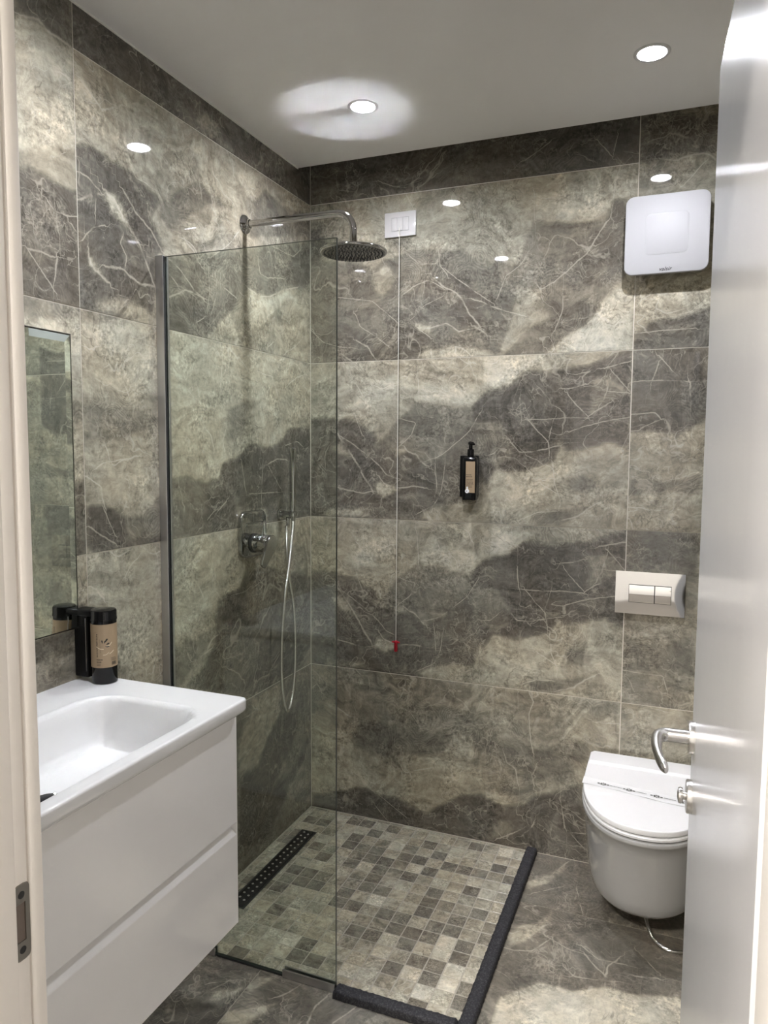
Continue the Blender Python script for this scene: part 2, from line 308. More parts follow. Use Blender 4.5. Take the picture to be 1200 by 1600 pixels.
# ------------------------------------------------------------------ tile print with shade painted in up top and low left (mm, wall plane)
TRACE = json.loads('''{"B4a":[[[62,0,2308,35,2304,69,2253,28,2185,217,2163,256,2130,295,2162,371,2178,421,2191,538,2186,615,2179,663,2124,704,2104,743,2134,778,2109,802,2031,798,1943,739,1785,368,1788,-15,1790,-13,2309],[35,256,2130,333,2147,365,2109,347,2070,302,2033,263,2065],[85,380,1922,449,1907,493,1876,450,1826,375,1788,343,1795],[80,124,1955,211,1908,271,1857,284,1791,124,1797,-1,1845,0,1925],[95,557,2105,605,2073,665,2024,735,1980,718,1959,677,2001,606,2017],[95,564,1992,630,2004,677,1990,689,1950,678,1906,607,1915,559,1947],[80,385,2027,447,2068,496,2076,570,2025,540,1982,449,1936,398,1968],[10,430,1931,480,1917,498,1927,487,1888,449,1901],[10,450,1814,487,1830,573,1843,638,1834,738,1808,739,1785,463,1784],[55,864,2253,1000,2232,1105,2234,1155,2280,1169,2234,1163,2039,1100,1971,1050,1887,991,1842,916,1791,767,1797,844,1884,920,1921,890,2019,762,2056,797,2109,824,2148],[75,962,2162,1042,2181,1106,2227,1158,2196,1163,2039,1138,2021,1073,2013,993,1998,964,2081],[85,1123,2291,1161,2286,1164,2195,1106,2227],[75,973,1979,1048,1961,1088,1945,1076,1899,1010,1869,928,1880,932,2016],[5,1151,2007,1196,1997,1196,1799,916,1798,963,1844,1050,1894,1101,1957],[5,869,2333,957,2336,1077,2309,1123,2278,1066,2238,1000,2232,877,2258]],[[50,496,2093,539,2056,588,2030,606,2012,636,1959,679,1903],[30,551,2112,605,2068,665,2024,729,1981],[30,385,2038,435,2069,484,2083,539,2050],[30,191,1981,211,1932,271,1893,323,1855],[50,198,1878,244,1852,278,1803],[30,0,1931,55,1879,124,1858,198,1851],[50,144,1826,185,1795],[25,469,2067,463,2033],[25,417,1943,467,1992,540,2022],[50,492,1910,553,1924,602,1893,673,1901],[30,394,2393,416,2356],[30,124,2045,257,2024,322,1973,373,1928],[30,443,1913,493,1876],[25,409,2175,446,2143,508,2138],[30,520,2176,526,2131,557,2094],[40,819,2069,861,2056,890,2019,938,2043,978,2074,1043,2128,1106,2227],[40,653,2001,683,1992,750,1960,836,1933],[30,966,2000,968,1946,942,1879],[50,655,1909,700,1878],[40,1029,2403,1062,2382,1076,2348],[20,861,2354,864,2246],[30,1145,2404,1127,2355,1123,2278],[30,845,2146,818,2107,769,2077,741,2002]]],"B4b":[[[25,1202,2010,1445,2029,1432,1916,1330,1897,1256,1888,1226,1864,1204,1865],[85,1204,1858,1232,1864,1256,1888,1330,1897,1432,1923,1434,1799,1203,1799],[85,1197,2549,1432,2513,1430,2403,1348,2405,1263,2404,1202,2403]],[[50,1263,2404,1312,2394,1348,2402,1401,2404,1431,2378],[30,1396,2377,1362,2338,1339,2316],[30,1204,1855,1307,1860,1392,1861]]],"B5a":[[[85,-13,2596,791,2538,794,2394,480,2416,319,2408,255,2409,-13,2405],[100,89,2482,189,2516,356,2511,491,2493,456,2431,357,2409,209,2432],[95,717,2502,926,2526,1197,2536,1201,2435,1126,2413,994,2450,860,2422,646,2408]],[[30,293,2451,356,2426,443,2415,504,2447],[25,1065,2492,1112,2434],[25,1132,2502,1118,2446],[30,817,2454,879,2486,913,2508]]],"B3a":[[[85,-1,1577,62,1586,192,1569,226,1545,279,1520,286,1496,260,1478,352,1460,365,1436,416,1466,454,1425,480,1407,517,1414,519,1265,450,1221,495,1201,-2,1197],[100,152,1483,193,1471,240,1441,287,1408,326,1369,260,1392,200,1428],[20,287,1344,346,1333,379,1315,314,1283,274,1306],[35,153,1234,214,1243,248,1213,55,1199,69,1238],[30,125,1496,166,1459,186,1428,125,1440,83,1471],[55,364,1574,452,1644,533,1631,606,1618,695,1617,753,1650,754,1593,684,1594,637,1531,566,1467,480,1413,442,1443,397,1472,352,1466,273,1478,306,1502],[80,553,1496,614,1520,684,1594,754,1576,758,1405,700,1381,672,1282,599,1274,519,1259,450,1221,518,1319,517,1402,486,1413,560,1455],[95,660,1629,703,1670,795,1696,843,1742,938,1739,992,1744,1063,1755,1102,1773,1196,1802,1197,1475,1136,1495,1078,1481,992,1467,971,1501,931,1488,972,1481,946,1426,836,1390,744,1402,709,1345,663,1416],[60,661,1572,762,1564,806,1487,800,1445,751,1403,692,1444,663,1416],[50,1071,1702,1135,1726,1197,1665,1100,1615,1068,1582],[100,1075,1588,1132,1611,1199,1613,1197,1574,1076,1555,990,1535,1049,1562],[15,744,1399,780,1389,843,1390,946,1426,955,1350,922,1308,840,1235,711,1209,710,1273,730,1345],[30,973,1447,1052,1468,1136,1495,1194,1469,1198,1222,711,1187,847,1229,949,1309,946,1419],[55,995,1365,1054,1380,1095,1354,1082,1326,1016,1325],[60,875,1237,957,1254,1018,1263,1077,1279,1032,1236,979,1213,896,1210],[5,1142,1281,1194,1269,1195,1229,1163,1241],[0,688,1684,787,1710,849,1749,903,1788,841,1790,693,1789],[5,445,1709,544,1718,682,1691,671,1640,594,1624,533,1648,465,1644],[5,172,1655,278,1731,362,1741,363,1675,279,1641,192,1606]],[[30,192,1600,202,1569,223,1520],[60,118,1521,159,1471,193,1422,227,1367,267,1306],[35,124,1520,186,1484,240,1447,287,1411,326,1369,365,1357],[50,125,1315,187,1304,227,1296,267,1306],[50,397,1472,416,1457,442,1449,461,1425,480,1410],[30,480,1425,535,1443,566,1467,602,1496,643,1531,684,1600],[40,293,1362,313,1338,346,1327,379,1321,430,1329,487,1324],[20,444,1762,450,1685,452,1638],[40,615,1790,645,1772,658,1737],[30,554,1402,543,1319,519,1265,450,1227],[30,517,1408,525,1319,507,1259],[30,693,1445,734,1451,756,1474],[35,827,1647,830,1605,834,1574],[30,857,1574,896,1529,931,1495,935,1453],[35,946,1573,933,1522],[30,846,1574,915,1573,996,1579,1059,1577],[30,990,1660,1028,1616,1062,1582],[40,1062,1582,1100,1608,1132,1627],[30,1135,1733,1168,1696,1197,1662],[40,1132,1710,1118,1654,1100,1621],[40,980,1677,1020,1683,1052,1695],[40,1109,1743,1191,1763],[35,1130,1664,1194,1660],[35,799,1494,828,1460,877,1460,931,1474,972,1484],[30,997,1529,1050,1549,1114,1565,1196,1580],[30,946,1426,955,1350,977,1296,974,1268],[40,847,1222,868,1236,909,1249,964,1254],[50,978,1220,1032,1236,1077,1272,1109,1290],[25,907,1349,976,1310],[30,272,1707,304,1695,350,1711],[40,199,1709,219,1679],[30,383,1580,440,1567,422,1520,365,1472]]],"B3b":[[[85,1202,1801,1430,1804,1436,1572,1375,1534,1352,1521,1266,1534,1198,1528],[30,1198,1528,1266,1534,1352,1521,1436,1572,1430,1206,1203,1196],[50,1203,1369,1272,1364,1369,1373,1428,1400,1425,1323,1335,1333,1205,1316]],[[30,1282,1779,1320,1733,1351,1703],[40,1283,1753,1264,1696],[30,1199,1695,1261,1699,1369,1693],[40,1378,1693,1383,1642],[30,1202,1587,1277,1593,1293,1576],[40,1200,1276,1257,1275]]],"B2b":[[[75,1199,1200,1424,1201,1423,1073,1200,1065],[45,1194,1065,1423,1073,1423,600,1199,597],[60,1198,826,1291,808,1419,848,1417,755,1294,727,1205,716]],[[30,1199,715,1269,710,1332,711,1346,665]]],"B1a":[[[45,-3,604,590,611,773,609,777,404,594,388,334,271,-3,397],[60,217,383,594,388,563,315,266,260,183,312],[20,4,298,91,318,197,255,281,184,362,159,253,126,25,65,-4,80],[25,348,208,428,254,519,244,546,204,585,148,495,74,376,116],[95,11,48,112,81,219,123,302,102,376,103,430,87,496,61,547,103,635,164,715,179,807,140,811,-50,470,-2,-4,-9],[40,677,584,1194,597,1196,409,1098,393,1039,281,892,218,684,180],[60,680,410,786,384,908,382,986,415,1092,437,1094,382,1037,362,1038,291,920,281,787,342,681,346],[95,684,169,727,171,780,149,883,174,902,209,991,241,1020,262,1077,283,1109,-3,897,-3,688,-10],[60,745,67,802,100,844,87,824,51,751,9]],[[30,196,601,224,578,254,576,258,544],[40,126,429,162,408,197,399],[30,385,253,409,212,468,235,519,251],[20,433,452,472,401],[40,4,499,26,521,48,491],[30,288,54,336,4],[25,302,102,417,33],[40,883,595,899,561,885,518,889,442,903,376],[40,797,354,808,319,839,303,851,242],[40,915,321,900,287,909,247],[40,1004,218,1015,153,1024,108],[40,777,20,844,61,864,75],[40,875,62,900,83,914,117],[30,1044,101,1092,106],[20,1044,96,1093,50],[40,1137,519,1197,523]]],"B1b":[[[35,1197,597,1307,593,1314,409,1200,410]],[]],"L5a":[[[85,-1201,2504,-800,2529,-803,2409,-1197,2403],[85,-914,2415,-655,2507,-91,2506,6,2539,6,2399,-91,2409,-657,2405],[45,-736,2424,-669,2470,-572,2421,-449,2408,-643,2406],[100,-1136,2488,-1009,2547,-857,2503,-859,2434,-1013,2432],[100,-201,2458,-101,2502,6,2539,6,2404,-91,2414]],[]],"L4a":[[[12,-1201,2398,-860,2403,-863,2282,-1206,2159],[30,-1197,2400,-1105,2402,-860,2400,-889,2361,-1040,2335,-1109,2297,-1142,2335,-1183,2343],[85,-1201,2181,-1172,2195,-1138,2195,-1077,2180,-1021,2184,-992,2174,-942,2160,-895,2145,-923,2106,-929,2084,-882,2014,-921,1990,-923,1907,-941,1825,-1033,1803,-1203,1799],[100,-1047,2105,-1009,2100,-965,2080,-924,2051,-893,2014,-967,2013,-1002,2030,-1030,2068],[10,-1116,2099,-1079,2113,-1048,2088,-1011,2037,-1045,2038,-1090,2063],[20,-1173,1942,-1148,1923,-1105,1889,-1123,1885,-1166,1907],[30,-1147,1828,-1098,1846,-1032,1856,-952,1840,-942,1818,-1081,1805,-1152,1805],[25,-881,2398,-657,2405,-6,2401,-6,2361,-222,2327,-331,2352,-401,2295,-483,2287,-561,2226,-626,2235,-721,2251,-804,2202,-888,2150,-921,2158],[50,-888,2147,-804,2206,-721,2251,-626,2243,-576,2222,-661,2208,-755,2149,-843,2080,-901,2100],[60,-459,2282,-375,2312,-331,2352,-222,2331,-6,2361,-6,2286,-436,2172,-427,2218],[60,-886,1997,-745,2035,-622,2072,-502,2115,-6,2258,-7,2092,-205,2047,-318,2001,-389,1992,-447,1998,-505,1944,-582,1880,-641,1845,-691,1802,-886,1800],[80,-624,1967,-566,1962,-512,1947,-559,1900,-627,1856,-683,1863,-661,1919],[80,-884,1877,-787,1915,-702,1911,-683,1863,-669,1841,-691,1802,-886,1800],[90,-134,2177,-6,2243,-7,2102,-195,2063,-204,2132],[75,-369,2139,-298,2170,-224,2123,-253,2079,-326,2063,-370,2076],[0,-447,1994,-371,1986,-309,1994,-185,2041,-104,2028,-245,1945,-355,1881,-441,1877],[30,-205,2009,-7,2031,-8,1893,-126,1847,-320,1859,-373,1878]],[[80,-1102,2106,-1071,2088,-1040,2052,-1002,2024],[50,-1002,2024,-978,2000,-948,1950,-923,1907],[50,-1037,2124,-995,2085,-935,2055,-893,2014],[40,-1191,2123,-1162,2117,-1125,2099],[70,-1169,1943,-1165,1913,-1132,1896,-1105,1883],[60,-1104,1918,-1053,1929,-1020,1914,-981,1902,-928,1908],[50,-1193,2057,-1160,2076,-1125,2090],[30,-1138,2073,-1144,2038],[30,-1193,1958,-1154,2002,-1110,2020],[40,-1041,2020,-1056,1990,-1033,1963,-1039,1936],[30,-1001,2190,-992,2174,-942,2174],[50,-890,1880,-836,1901,-786,1926,-748,1926,-695,1917],[40,-857,1997,-810,1978,-754,1940,-695,1913],[40,-882,1966,-841,1945,-817,1927],[50,-777,2061,-745,2050,-726,2024,-713,2015],[30,-672,2017,-667,1938,-682,1887,-676,1868],[30,-631,1994,-632,1937,-662,1874],[35,-581,1971,-520,1954,-505,1944],[40,-379,2088,-370,2063,-326,2059,-224,2081],[30,-316,2165,-262,2100,-248,2052],[30,-307,2177,-184,2175,-134,2177,-82,2214],[40,-455,2001,-371,1986,-309,1998,-205,2042,-104,2072],[40,-655,1851,-626,1880],[30,-731,1816,-744,1837,-697,1861],[40,-320,1822,-283,1845],[40,-207,1807,-187,1824,-126,1847,-84,1877],[40,-568,2398,-535,2382,-528,2347],[30,-457,2388,-474,2336],[40,-789,2072,-745,2060,-726,2042],[30,-501,2168,-563,2110,-665,2045],[50,-1175,2335,-1109,2297,-1045,2332]]],"L4b":[[[85,-1374,2063,-1339,2080,-1308,2075,-1271,2070,-1237,2069,-1201,2072,-1199,1800,-1375,1799],[75,-1368,2432,-1205,2504,-1203,2400,-1258,2395,-1294,2410,-1326,2399,-1356,2407],[12,-1367,2386,-1294,2402,-1205,2396,-1201,2175,-1382,2108]],[[30,-1350,1901,-1312,1862,-1279,1826],[40,-1266,1905,-1278,1850],[40,-1353,1903,-1322,1905,-1274,1903],[30,-1291,2024,-1270,2007,-1231,2007,-1203,2015],[30,-1266,2006,-1264,1966],[30,-1220,1992,-1201,1974],[50,-1343,2398,-1312,2407,-1294,2410,-1277,2400,-1236,2401,-1205,2399],[50,-1261,2319,-1235,2327,-1200,2321]]],"L3a":[[[15,-903,1812,-698,1797,3,1792,3,1620,-904,1572],[10,-1197,1769,-891,1796,-896,1614,-1203,1600],[38,-1199,1565,-911,1573,-912,1528,-1005,1508,-1170,1476,-1202,1487],[20,-1197,1468,-913,1514,-918,1339,-1013,1275,-1143,1318,-1203,1326],[95,-1197,1320,-1137,1314,-1098,1298,-1038,1259,-961,1261,-913,1266,-911,1198,-1169,1202,-1196,1226],[50,-1062,1283,-1000,1274,-911,1334,-911,1216,-1064,1215],[20,-873,1647,3,1721,-9,1570,-118,1545,-190,1538,-230,1493,-334,1473,-447,1481,-505,1441,-606,1424,-637,1374,-708,1360,-800,1387,-880,1382],[42,-588,1586,-462,1628,-385,1629,-462,1584,-497,1485,-590,1493,-581,1553],[98,-606,1420,-505,1441,-447,1481,-334,1468,-230,1489,-180,1539,-9,1549,1,1200,-328,1202,-337,1256,-525,1264,-516,1299,-555,1337,-622,1374],[65,-874,1378,-800,1383,-708,1358,-622,1374,-555,1337,-516,1299,-526,1202,-879,1205],[80,-764,1273,-653,1299,-547,1328,-534,1203,-779,1202]],[[40,-1126,1468,-1111,1431,-1099,1419,-1057,1435,-1007,1443],[30,-1057,1644,-1031,1591],[40,-1195,1393,-1147,1367,-1142,1338,-1135,1313],[30,-1162,1412,-1133,1428,-1057,1435],[40,-1183,1265,-1146,1241,-1100,1215],[30,-1138,1310,-1111,1258,-1100,1240],[40,-735,1651,-729,1627],[30,-616,1669,-609,1644],[40,-711,1548,-697,1524,-666,1504,-657,1467],[30,-589,1523,-605,1492,-598,1458],[40,-326,1412,-260,1430,-191,1425],[30,-498,1419,-482,1360,-475,1324],[30,-362,1412,-372,1319,-373,1272],[30,-450,1311,-261,1309],[30,-317,1397,-241,1323],[50,-632,1268,-609,1283,-586,1299],[30,-732,1218,-661,1266,-632,1276],[30,-200,1479,-108,1495,-65,1475],[30,-613,1800,-600,1756,-617,1650],[30,-366,1725,-285,1723,-304,1698],[40,-178,1704,-117,1734,-63,1749],[40,-266,1677,-257,1659],[30,-188,1752,-158,1779],[30,-127,1683,-117,1699]]],"L3b":[[[15,-1406,1739,-1197,1773,-1199,1580,-1250,1577,-1412,1601],[30,-1412,1601,-1250,1577,-1199,1580,-1200,1385,-1242,1379,-1420,1393],[65,-1420,1393,-1242,1379,-1200,1385,-1199,1202,-1428,1217]],[]],"L2a":[[[20,-949,1203,-534,1200,-520,1100,-471,1075,-521,996,-615,995,-674,972,-772,949,-882,870,-926,791,-1037,824,-1205,1074,-1200,1208],[35,-328,1180,1,1165,0,977,-164,1012,-264,1017,-311,1048,-282,1117],[75,-645,983,-521,996,-471,1034,-402,1047,-293,1031,0,950,-1,677,-135,599,-453,603,-816,754,-742,766,-663,840,-654,898],[100,-585,990,-522,987,-506,921,-440,851,-540,869,-632,902],[95,-370,807,-134,731,-135,605,-391,608,-443,662],[50,-864,873,-676,899,-655,881,-748,814,-842,766,-885,779],[0,-1198,1116,-1143,1107,-1136,1075,-1181,1067,-1199,1073]],[[40,-706,829,-684,858,-655,868],[30,-801,845,-788,817,-762,814,-677,835],[30,-530,980,-481,980,-464,987],[40,-386,973,-359,983,-385,1002],[30,-326,658,-258,700],[30,-736,1034,-723,1006],[50,-998,1197,-968,1179,-941,1166,-918,1175],[40,-937,1166,-933,1147,-929,1116],[50,-1194,1118,-1172,1109,-1151,1083],[40,-1117,1197,-1094,1180,-1057,1190],[30,-1063,1128,-1038,1155,-1012,1169],[40,-1162,1195,-1170,1185,-1192,1182]]],"L2b":[[[30,-1247,1198,-1198,1199,-1199,1076,-1248,1085],[75,-1231,1082,-1199,1087,-1201,1022,-1295,991,-1389,965,-1386,1038]],[]],"L1a":[[[60,-448,603,-247,601,3,537,1,-2,-537,109,-529,580],[40,-434,598,-255,595,-248,479,-334,411,-395,347,-533,357,-531,469,-483,519],[100,-342,414,-248,475,-124,433,-141,340,-193,300,-274,249,-456,67,-537,109,-520,344,-409,337],[90,-107,267,-26,298,-54,211,-177,174,-244,111,-362,43,-456,67,-275,229],[50,-193,292,-98,307,-107,258,-177,209,-243,211],[45,-35,239,-7,273,-8,11,-109,26,-178,59,-211,138]],[[40,-476,540,-413,546,-448,572],[30,-54,224,-35,266],[30,-382,174,-352,221]]],"Fc":[[[75,678,-72,1472,256,1457,-532,1247,-611,1135,-664,1076,-657,1049,-658,997,-720,920,-778],[0,961,-761,997,-720,1049,-661,1090,-658,1135,-667,1221,-611,1273,-617,1411,-577,1491,-724,961,-940],[25,921,-498,953,-434,999,-406,1036,-319,1034,-401,987,-504,941,-547]],[[40,1217,-568,1182,-532,1155,-498],[50,1217,-568,1222,-523,1250,-474],[40,1109,-576,1136,-605,1184,-596,1240,-583],[50,1299,-538,1359,-522],[40,914,-558,959,-559,1009,-542,1042,-481],[40,1141,-464,1193,-505,1265,-498],[30,1297,-424,1354,-497],[30,1028,-454,1097,-490,1155,-498],[40,1217,-568,1221,-615]]],"Fd":[[[75,646,43,1474,386,1463,-224,774,-418],[25,923,-198,965,-149,1002,-101,1040,-6,1037,-65,998,-178,940,-232]],[[40,956,-256,1004,-216,1042,-180],[40,1007,-99,1041,-17],[30,1091,-180,1121,-293],[40,1123,-390,1131,-334]]],"Fa":[[[85,-246,-912,278,-915,306,-995,310,-1212,64,-1312],[25,238,-1074,242,-1022,307,-988,308,-1016,264,-1070]],[[40,174,-1050,212,-1012,278,-970],[40,228,-1035,254,-987]]],"Fb":[[[75,278,-915,652,-875,741,-1093,342,-1256,306,-995],[20,302,-990,320,-944,367,-925,359,-951,332,-1000],[20,304,-1127,314,-1077,377,-1037,421,-999,400,-1075,386,-1120]],[[50,527,-1036,519,-979,531,-939],[40,440,-933,425,-968,405,-991],[40,587,-1011,618,-945]]]}''')
def seg_sdf(pts, poly):
    """signed distance (negative inside) of pts (N,2) to a polygon (K,2)"""
    d = np.full(len(pts), 1e9); ins = np.zeros(len(pts), bool); K = len(poly)
    for i in range(K):
        a, b = poly[i], poly[(i+1) % K]; e = b-a; w = pts-a
        h = np.clip((w@e)/max(e@e, 1e-12), 0, 1); q = w-h[:, None]*e; d = np.minimum(d, np.hypot(q[:, 0], q[:, 1]))
        c = (a[1] > pts[:, 1]) != (b[1] > pts[:, 1])
        with np.errstate(divide='ignore', invalid='ignore'):
            xx = (b[0]-a[0])*(pts[:, 1]-a[1])/(b[1]-a[1] if b[1] != a[1] else 1e-9)+a[0]
        ins ^= c & (pts[:, 0] < xx)
    return np.where(ins, -d, d)
def print_shade_fields(uv, keys, base):
    dark = np.full(len(uv), base); ch = np.full((6, len(uv)), 40.0); veins = []
    for key, du, dv in keys:
        for row in TRACE[key][0]:
            poly = np.array(row[1:], float).reshape(-1, 2)/1000+np.array([du, dv])
            s = seg_sdf(uv, poly); w = np.clip(0.5-s/0.016, 0, 1); w = w*w*(3-2*w)
            dark = dark*(1-w)+row[0]/100*w
        for row in TRACE[key][1]: veins.append((np.array(row[1:], float).reshape(-1, 2)/1000+np.array([du, dv]), row[0]/10000*0.62))
    # veins that run close together go to different channels, so their signed distances never mix
    dens = []; used = []
    for L, wd in veins:
        t_ = np.linspace(0, 1, 12); dens.append(np.concatenate([a+(b-a)*t_[:, None] for a, b in zip(L, L[1:])]))
    for i, (L, wd) in enumerate(veins):
        score = [1e9]*6
        for k in range(i):
            dm = np.min(np.hypot(*(dens[i][:, None, :]-dens[k][None, :, :]).transpose(2, 0, 1))); score[used[k]] = min(score[used[k]], dm)
        c = int(np.argmax(score)); used.append(c); best = np.full(len(uv), 1e3)
        for a, b in zip(L, L[1:]):
            e = b-a; w = uv-a; h = np.clip((w@e)/max(e@e, 1e-12), 0, 1); q = w-h[:, None]*e
            dist = np.hypot(q[:, 0], q[:, 1])*np.where(e[0]*w[:, 1]-e[1]*w[:, 0] >= 0, 1, -1)
            k = np.abs(dist) < np.abs(best); best = np.where(k, dist, best)
        best = best/wd; k = np.abs(best) < np.abs(ch[c]); ch[c] = np.where(k, best, ch[c])
    return 0.13+0.87*dark, ch
J = 0.0014
def tile(parent, O, U, V, N, u0, u1, v0, v1, keys, base=0.3, step=0.0125, bev=0.0008, th=0.008, name='tile', mat=None):
    """one porcelain slab; front face at O+u*U+v*V, thickness towards -N"""
    u0 += J; u1 -= J; v0 += J; v1 -= J
    nu = max(2, int(round((u1-u0)/step))+1); nv = max(2, int(round((v1-v0)/step))+1)
    us = np.linspace(u0, u1, nu); vs_ = np.linspace(v0, v1, nv)
    uu, vv = np.meshgrid(us, vs_); uv = np.stack([uu.ravel(), vv.ravel()], 1)
    dk, ch = print_shade_fields(uv, keys, base)
    O, U, V, N = (np.array(q, float) for q in (O, U, V, N))
    front = O+uv[:, :1]*U+uv[:, 1:]*V
    edge = (uv[:, 0] <= u0+1e-9) | (uv[:, 0] >= u1-1e-9) | (uv[:, 1] <= v0+1e-9) | (uv[:, 1] >= v1-1e-9)
    front[edge] -= N*bev*0.5
    idx = lambda i, j: j*nu+i
    faces = [(idx(i, j), idx(i+1, j), idx(i+1, j+1), idx(i, j+1)) for j in range(nv-1) for i in range(nu-1)]
    ring = [idx(i, 0) for i in range(nu)]+[idx(nu-1, j) for j in range(1, nv)]+[idx(i, nv-1) for i in range(nu-2, -1, -1)]+[idx(0, j) for j in range(nv-2, 0, -1)]
    back = front[ring]-N*th; b0 = len(front); n = len(ring)
    faces += [(ring[k], b0+k, b0+(k+1) % n, ring[(k+1) % n]) for k in range(n)]
    if np.dot(np.cross(U, V), N) < 0: faces = [f[::-1] for f in faces]
    verts = np.concatenate([front, back]); me = bpy.data.meshes.new(name); me.from_pydata(verts.tolist(), [], faces)
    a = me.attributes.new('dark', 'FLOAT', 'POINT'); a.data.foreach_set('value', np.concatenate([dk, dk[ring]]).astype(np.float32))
    for nm, c in (('vein_a', ch[:3].T), ('vein_b', ch[3:].T)):
        a = me.attributes.new(nm, 'FLOAT_VECTOR', 'POINT'); a.data.foreach_set('vector', np.concatenate([c, c[ring]]).astype(np.float32).ravel())
    me.materials.append(mat or MARBLE); o = bpy.data.objects.new(name, me); COL.objects.link(o); o.parent = parent; return o

# ------------------------------------------------------------------ room shell
XW, YF, ZC = 1.67, -2.03, 2.505
wb = struct('wall_back', box(NB(), (-0.12, 0.0014, -0.05), (XW+0.12, 0.14, 2.8)), GROUT, 'back wall clad in grey brown marble look tiles')
wl = struct('wall_left', box(NB(), (-0.0014, 0.0, -0.05), (-0.14, -2.16, 2.8)), GROUT, 'left wall clad in grey brown marble look tiles')
wr = struct('wall_right', box(NB(), (XW+0.0014, 0.0, -0.05), (XW+0.14, -2.16, 2.8)), GROUT, 'right wall clad in marble look tiles beside the toilet')
DX0, DX1, DZ = 0.72, 1.430, 2.06
b = NB(); box(b, (0.0, YF-0.0014, 0), (DX0-0.03, -2.16, 2.8)); box(b, (DX1+0.03, YF-0.0014, 0), (XW, -2.16, 2.8)); box(b, (DX0-0.03, YF-0.0014, DZ+0.03), (DX1+0.03, -2.16, 2.8))
wf = struct('wall_front', b, GROUT, 'front wall with the doorway')
R3 = [('B3a', 0, 0)]
rows = [(0, .6), (.6, 1.2), (1.2, 1.8), (1.8, 2.4), (2.4, 2.75)]
BK = {0: [('B1a', 0, 0)], 1: [('B3a', 0.004, -0.605)], 2: R3, 3: [('B4a', 0, 0)], 4: [('B5a', 0, 0)]}
for i, (z0, z1) in enumerate(rows): tile(wb, (0, 0, 0), (1, 0, 0), (0, 0, 1), (0, -1, 0), 0, 1.2, z0, z1, BK[i], 0.30 if i < 4 else 0.85)  # top row tone: dark print plus lamp cut-off shade put into the colour
for (z0, z1), k in zip([(0, .6), (.6, 1.2), (1.2, 1.8), (1.8, 2.75)], ['B1b', 'B2b', 'B3b', 'B4b']): tile(wb, (0, 0, 0), (1, 0, 0), (0, 0, 1), (0, -1, 0), 1.2, XW, z0, z1, [(k, 0, 0)], 0.35)  # dark band across the highest tile is lamp cut-off painted in
for i, (z0, z1) in enumerate(rows): tile(wl, (0, 0, 0), (0, 1, 0), (0, 0, 1), (1, 0, 0), -1.2, 0, z0, z1, [('L%da' % (i+1), 0, 0)], [.6, .35, .3, .3, .85][i])  # top and lower rows: dark print, deepened by shade put into the colour
for (z0, z1), k in zip([(0, .6), (.6, 1.2), (1.2, 1.8), (1.8, 2.75)], [None, 'L2b', 'L3b', 'L4b']): tile(wl, (0, 0, 0), (0, 1, 0), (0, 0, 1), (1, 0, 0), YF, -1.2, z0, z1, [(k, 0, 0)] if k else [], 0.4)  # highest tile's dark upper band is painted cut-off shade
for i, (z0, z1) in enumerate(rows):
    tile(wr, (XW, 0, 0), (0, -1, 0), (0, 0, 1), (-1, 0, 0), 0, 1.2, z0, z1, [('B3a', 0, 0.6*(i-2))] if i < 4 else [], 0.35, 0.03)
    tile(wr, (XW, 0, 0), (0, -1, 0), (0, 0, 1), (-1, 0, 0), 1.2, 2.03, z0, z1, [('B3a', 1.2, 0.6*(i-2))] if i < 4 else [], 0.35, 0.03)
    tile(wf, (0, YF, 0), (1, 0, 0), (0, 0, 1), (0, 1, 0), 0, DX0-0.03, z0, z1, [('B3a', -0.3, 0.6*(i-2))] if i < 4 else [], 0.35, 0.03)
    if i < 3: tile(wf, (0, YF, 0), (1, 0, 0), (0, 0, 1), (0, 1, 0), DX1+0.03, XW, z0, z1, [], 0.4, 0.03)
    elif i == 4: tile(wf, (0, YF, 0), (1, 0, 0), (0, 0, 1), (0, 1, 0), DX0-0.03, XW, z0, z1, [], 0.5, 0.03)
    else:
        tile(wf, (0, YF, 0), (1, 0, 0), (0, 0, 1), (0, 1, 0), DX1+0.03, XW, z0, z1, [], 0.4, 0.03)
        tile(wf, (0, YF, 0), (1, 0, 0), (0, 0, 1), (0, 1, 0), DX0-0.03, DX1+0.03, DZ+0.03, 2.4, [], 0.4, 0.03)
fl = struct('floor', box(NB(), (-0.1, 0.1, -0.0014), (XW+0.1, -2.1, -0.12)), PAN_GROUT, 'bathroom floor of dark marble look slabs and a mosaic shower pan')
FT = lambda *a, **k: tile(fl, (0, 0, 0), (1, 0, 0), (0, 1, 0), (0, 0, 1), *a, mat=FLOORM, **k)
FT(0.905, XW, -0.316, 0, [('Fd', 0, 0)], 0.7); FT(0.905, XW, -0.908, -0.316, [('Fc', 0, 0)], 0.7)
FT(0, 0.314, -1.516, -0.908, [('Fa', 0, 0)], 0.8); FT(0.314, 1.514, -1.516, -0.908, [('Fb', 0, 0), ('Fc', 0, 0)], 0.7); FT(1.514, XW, -1.516, -0.908, [], 0.6)
FT(0, 0.9, -2.1, -1.516, [], 0.7); FT(0.9, XW, -2.1, -1.516, [], 0.7)
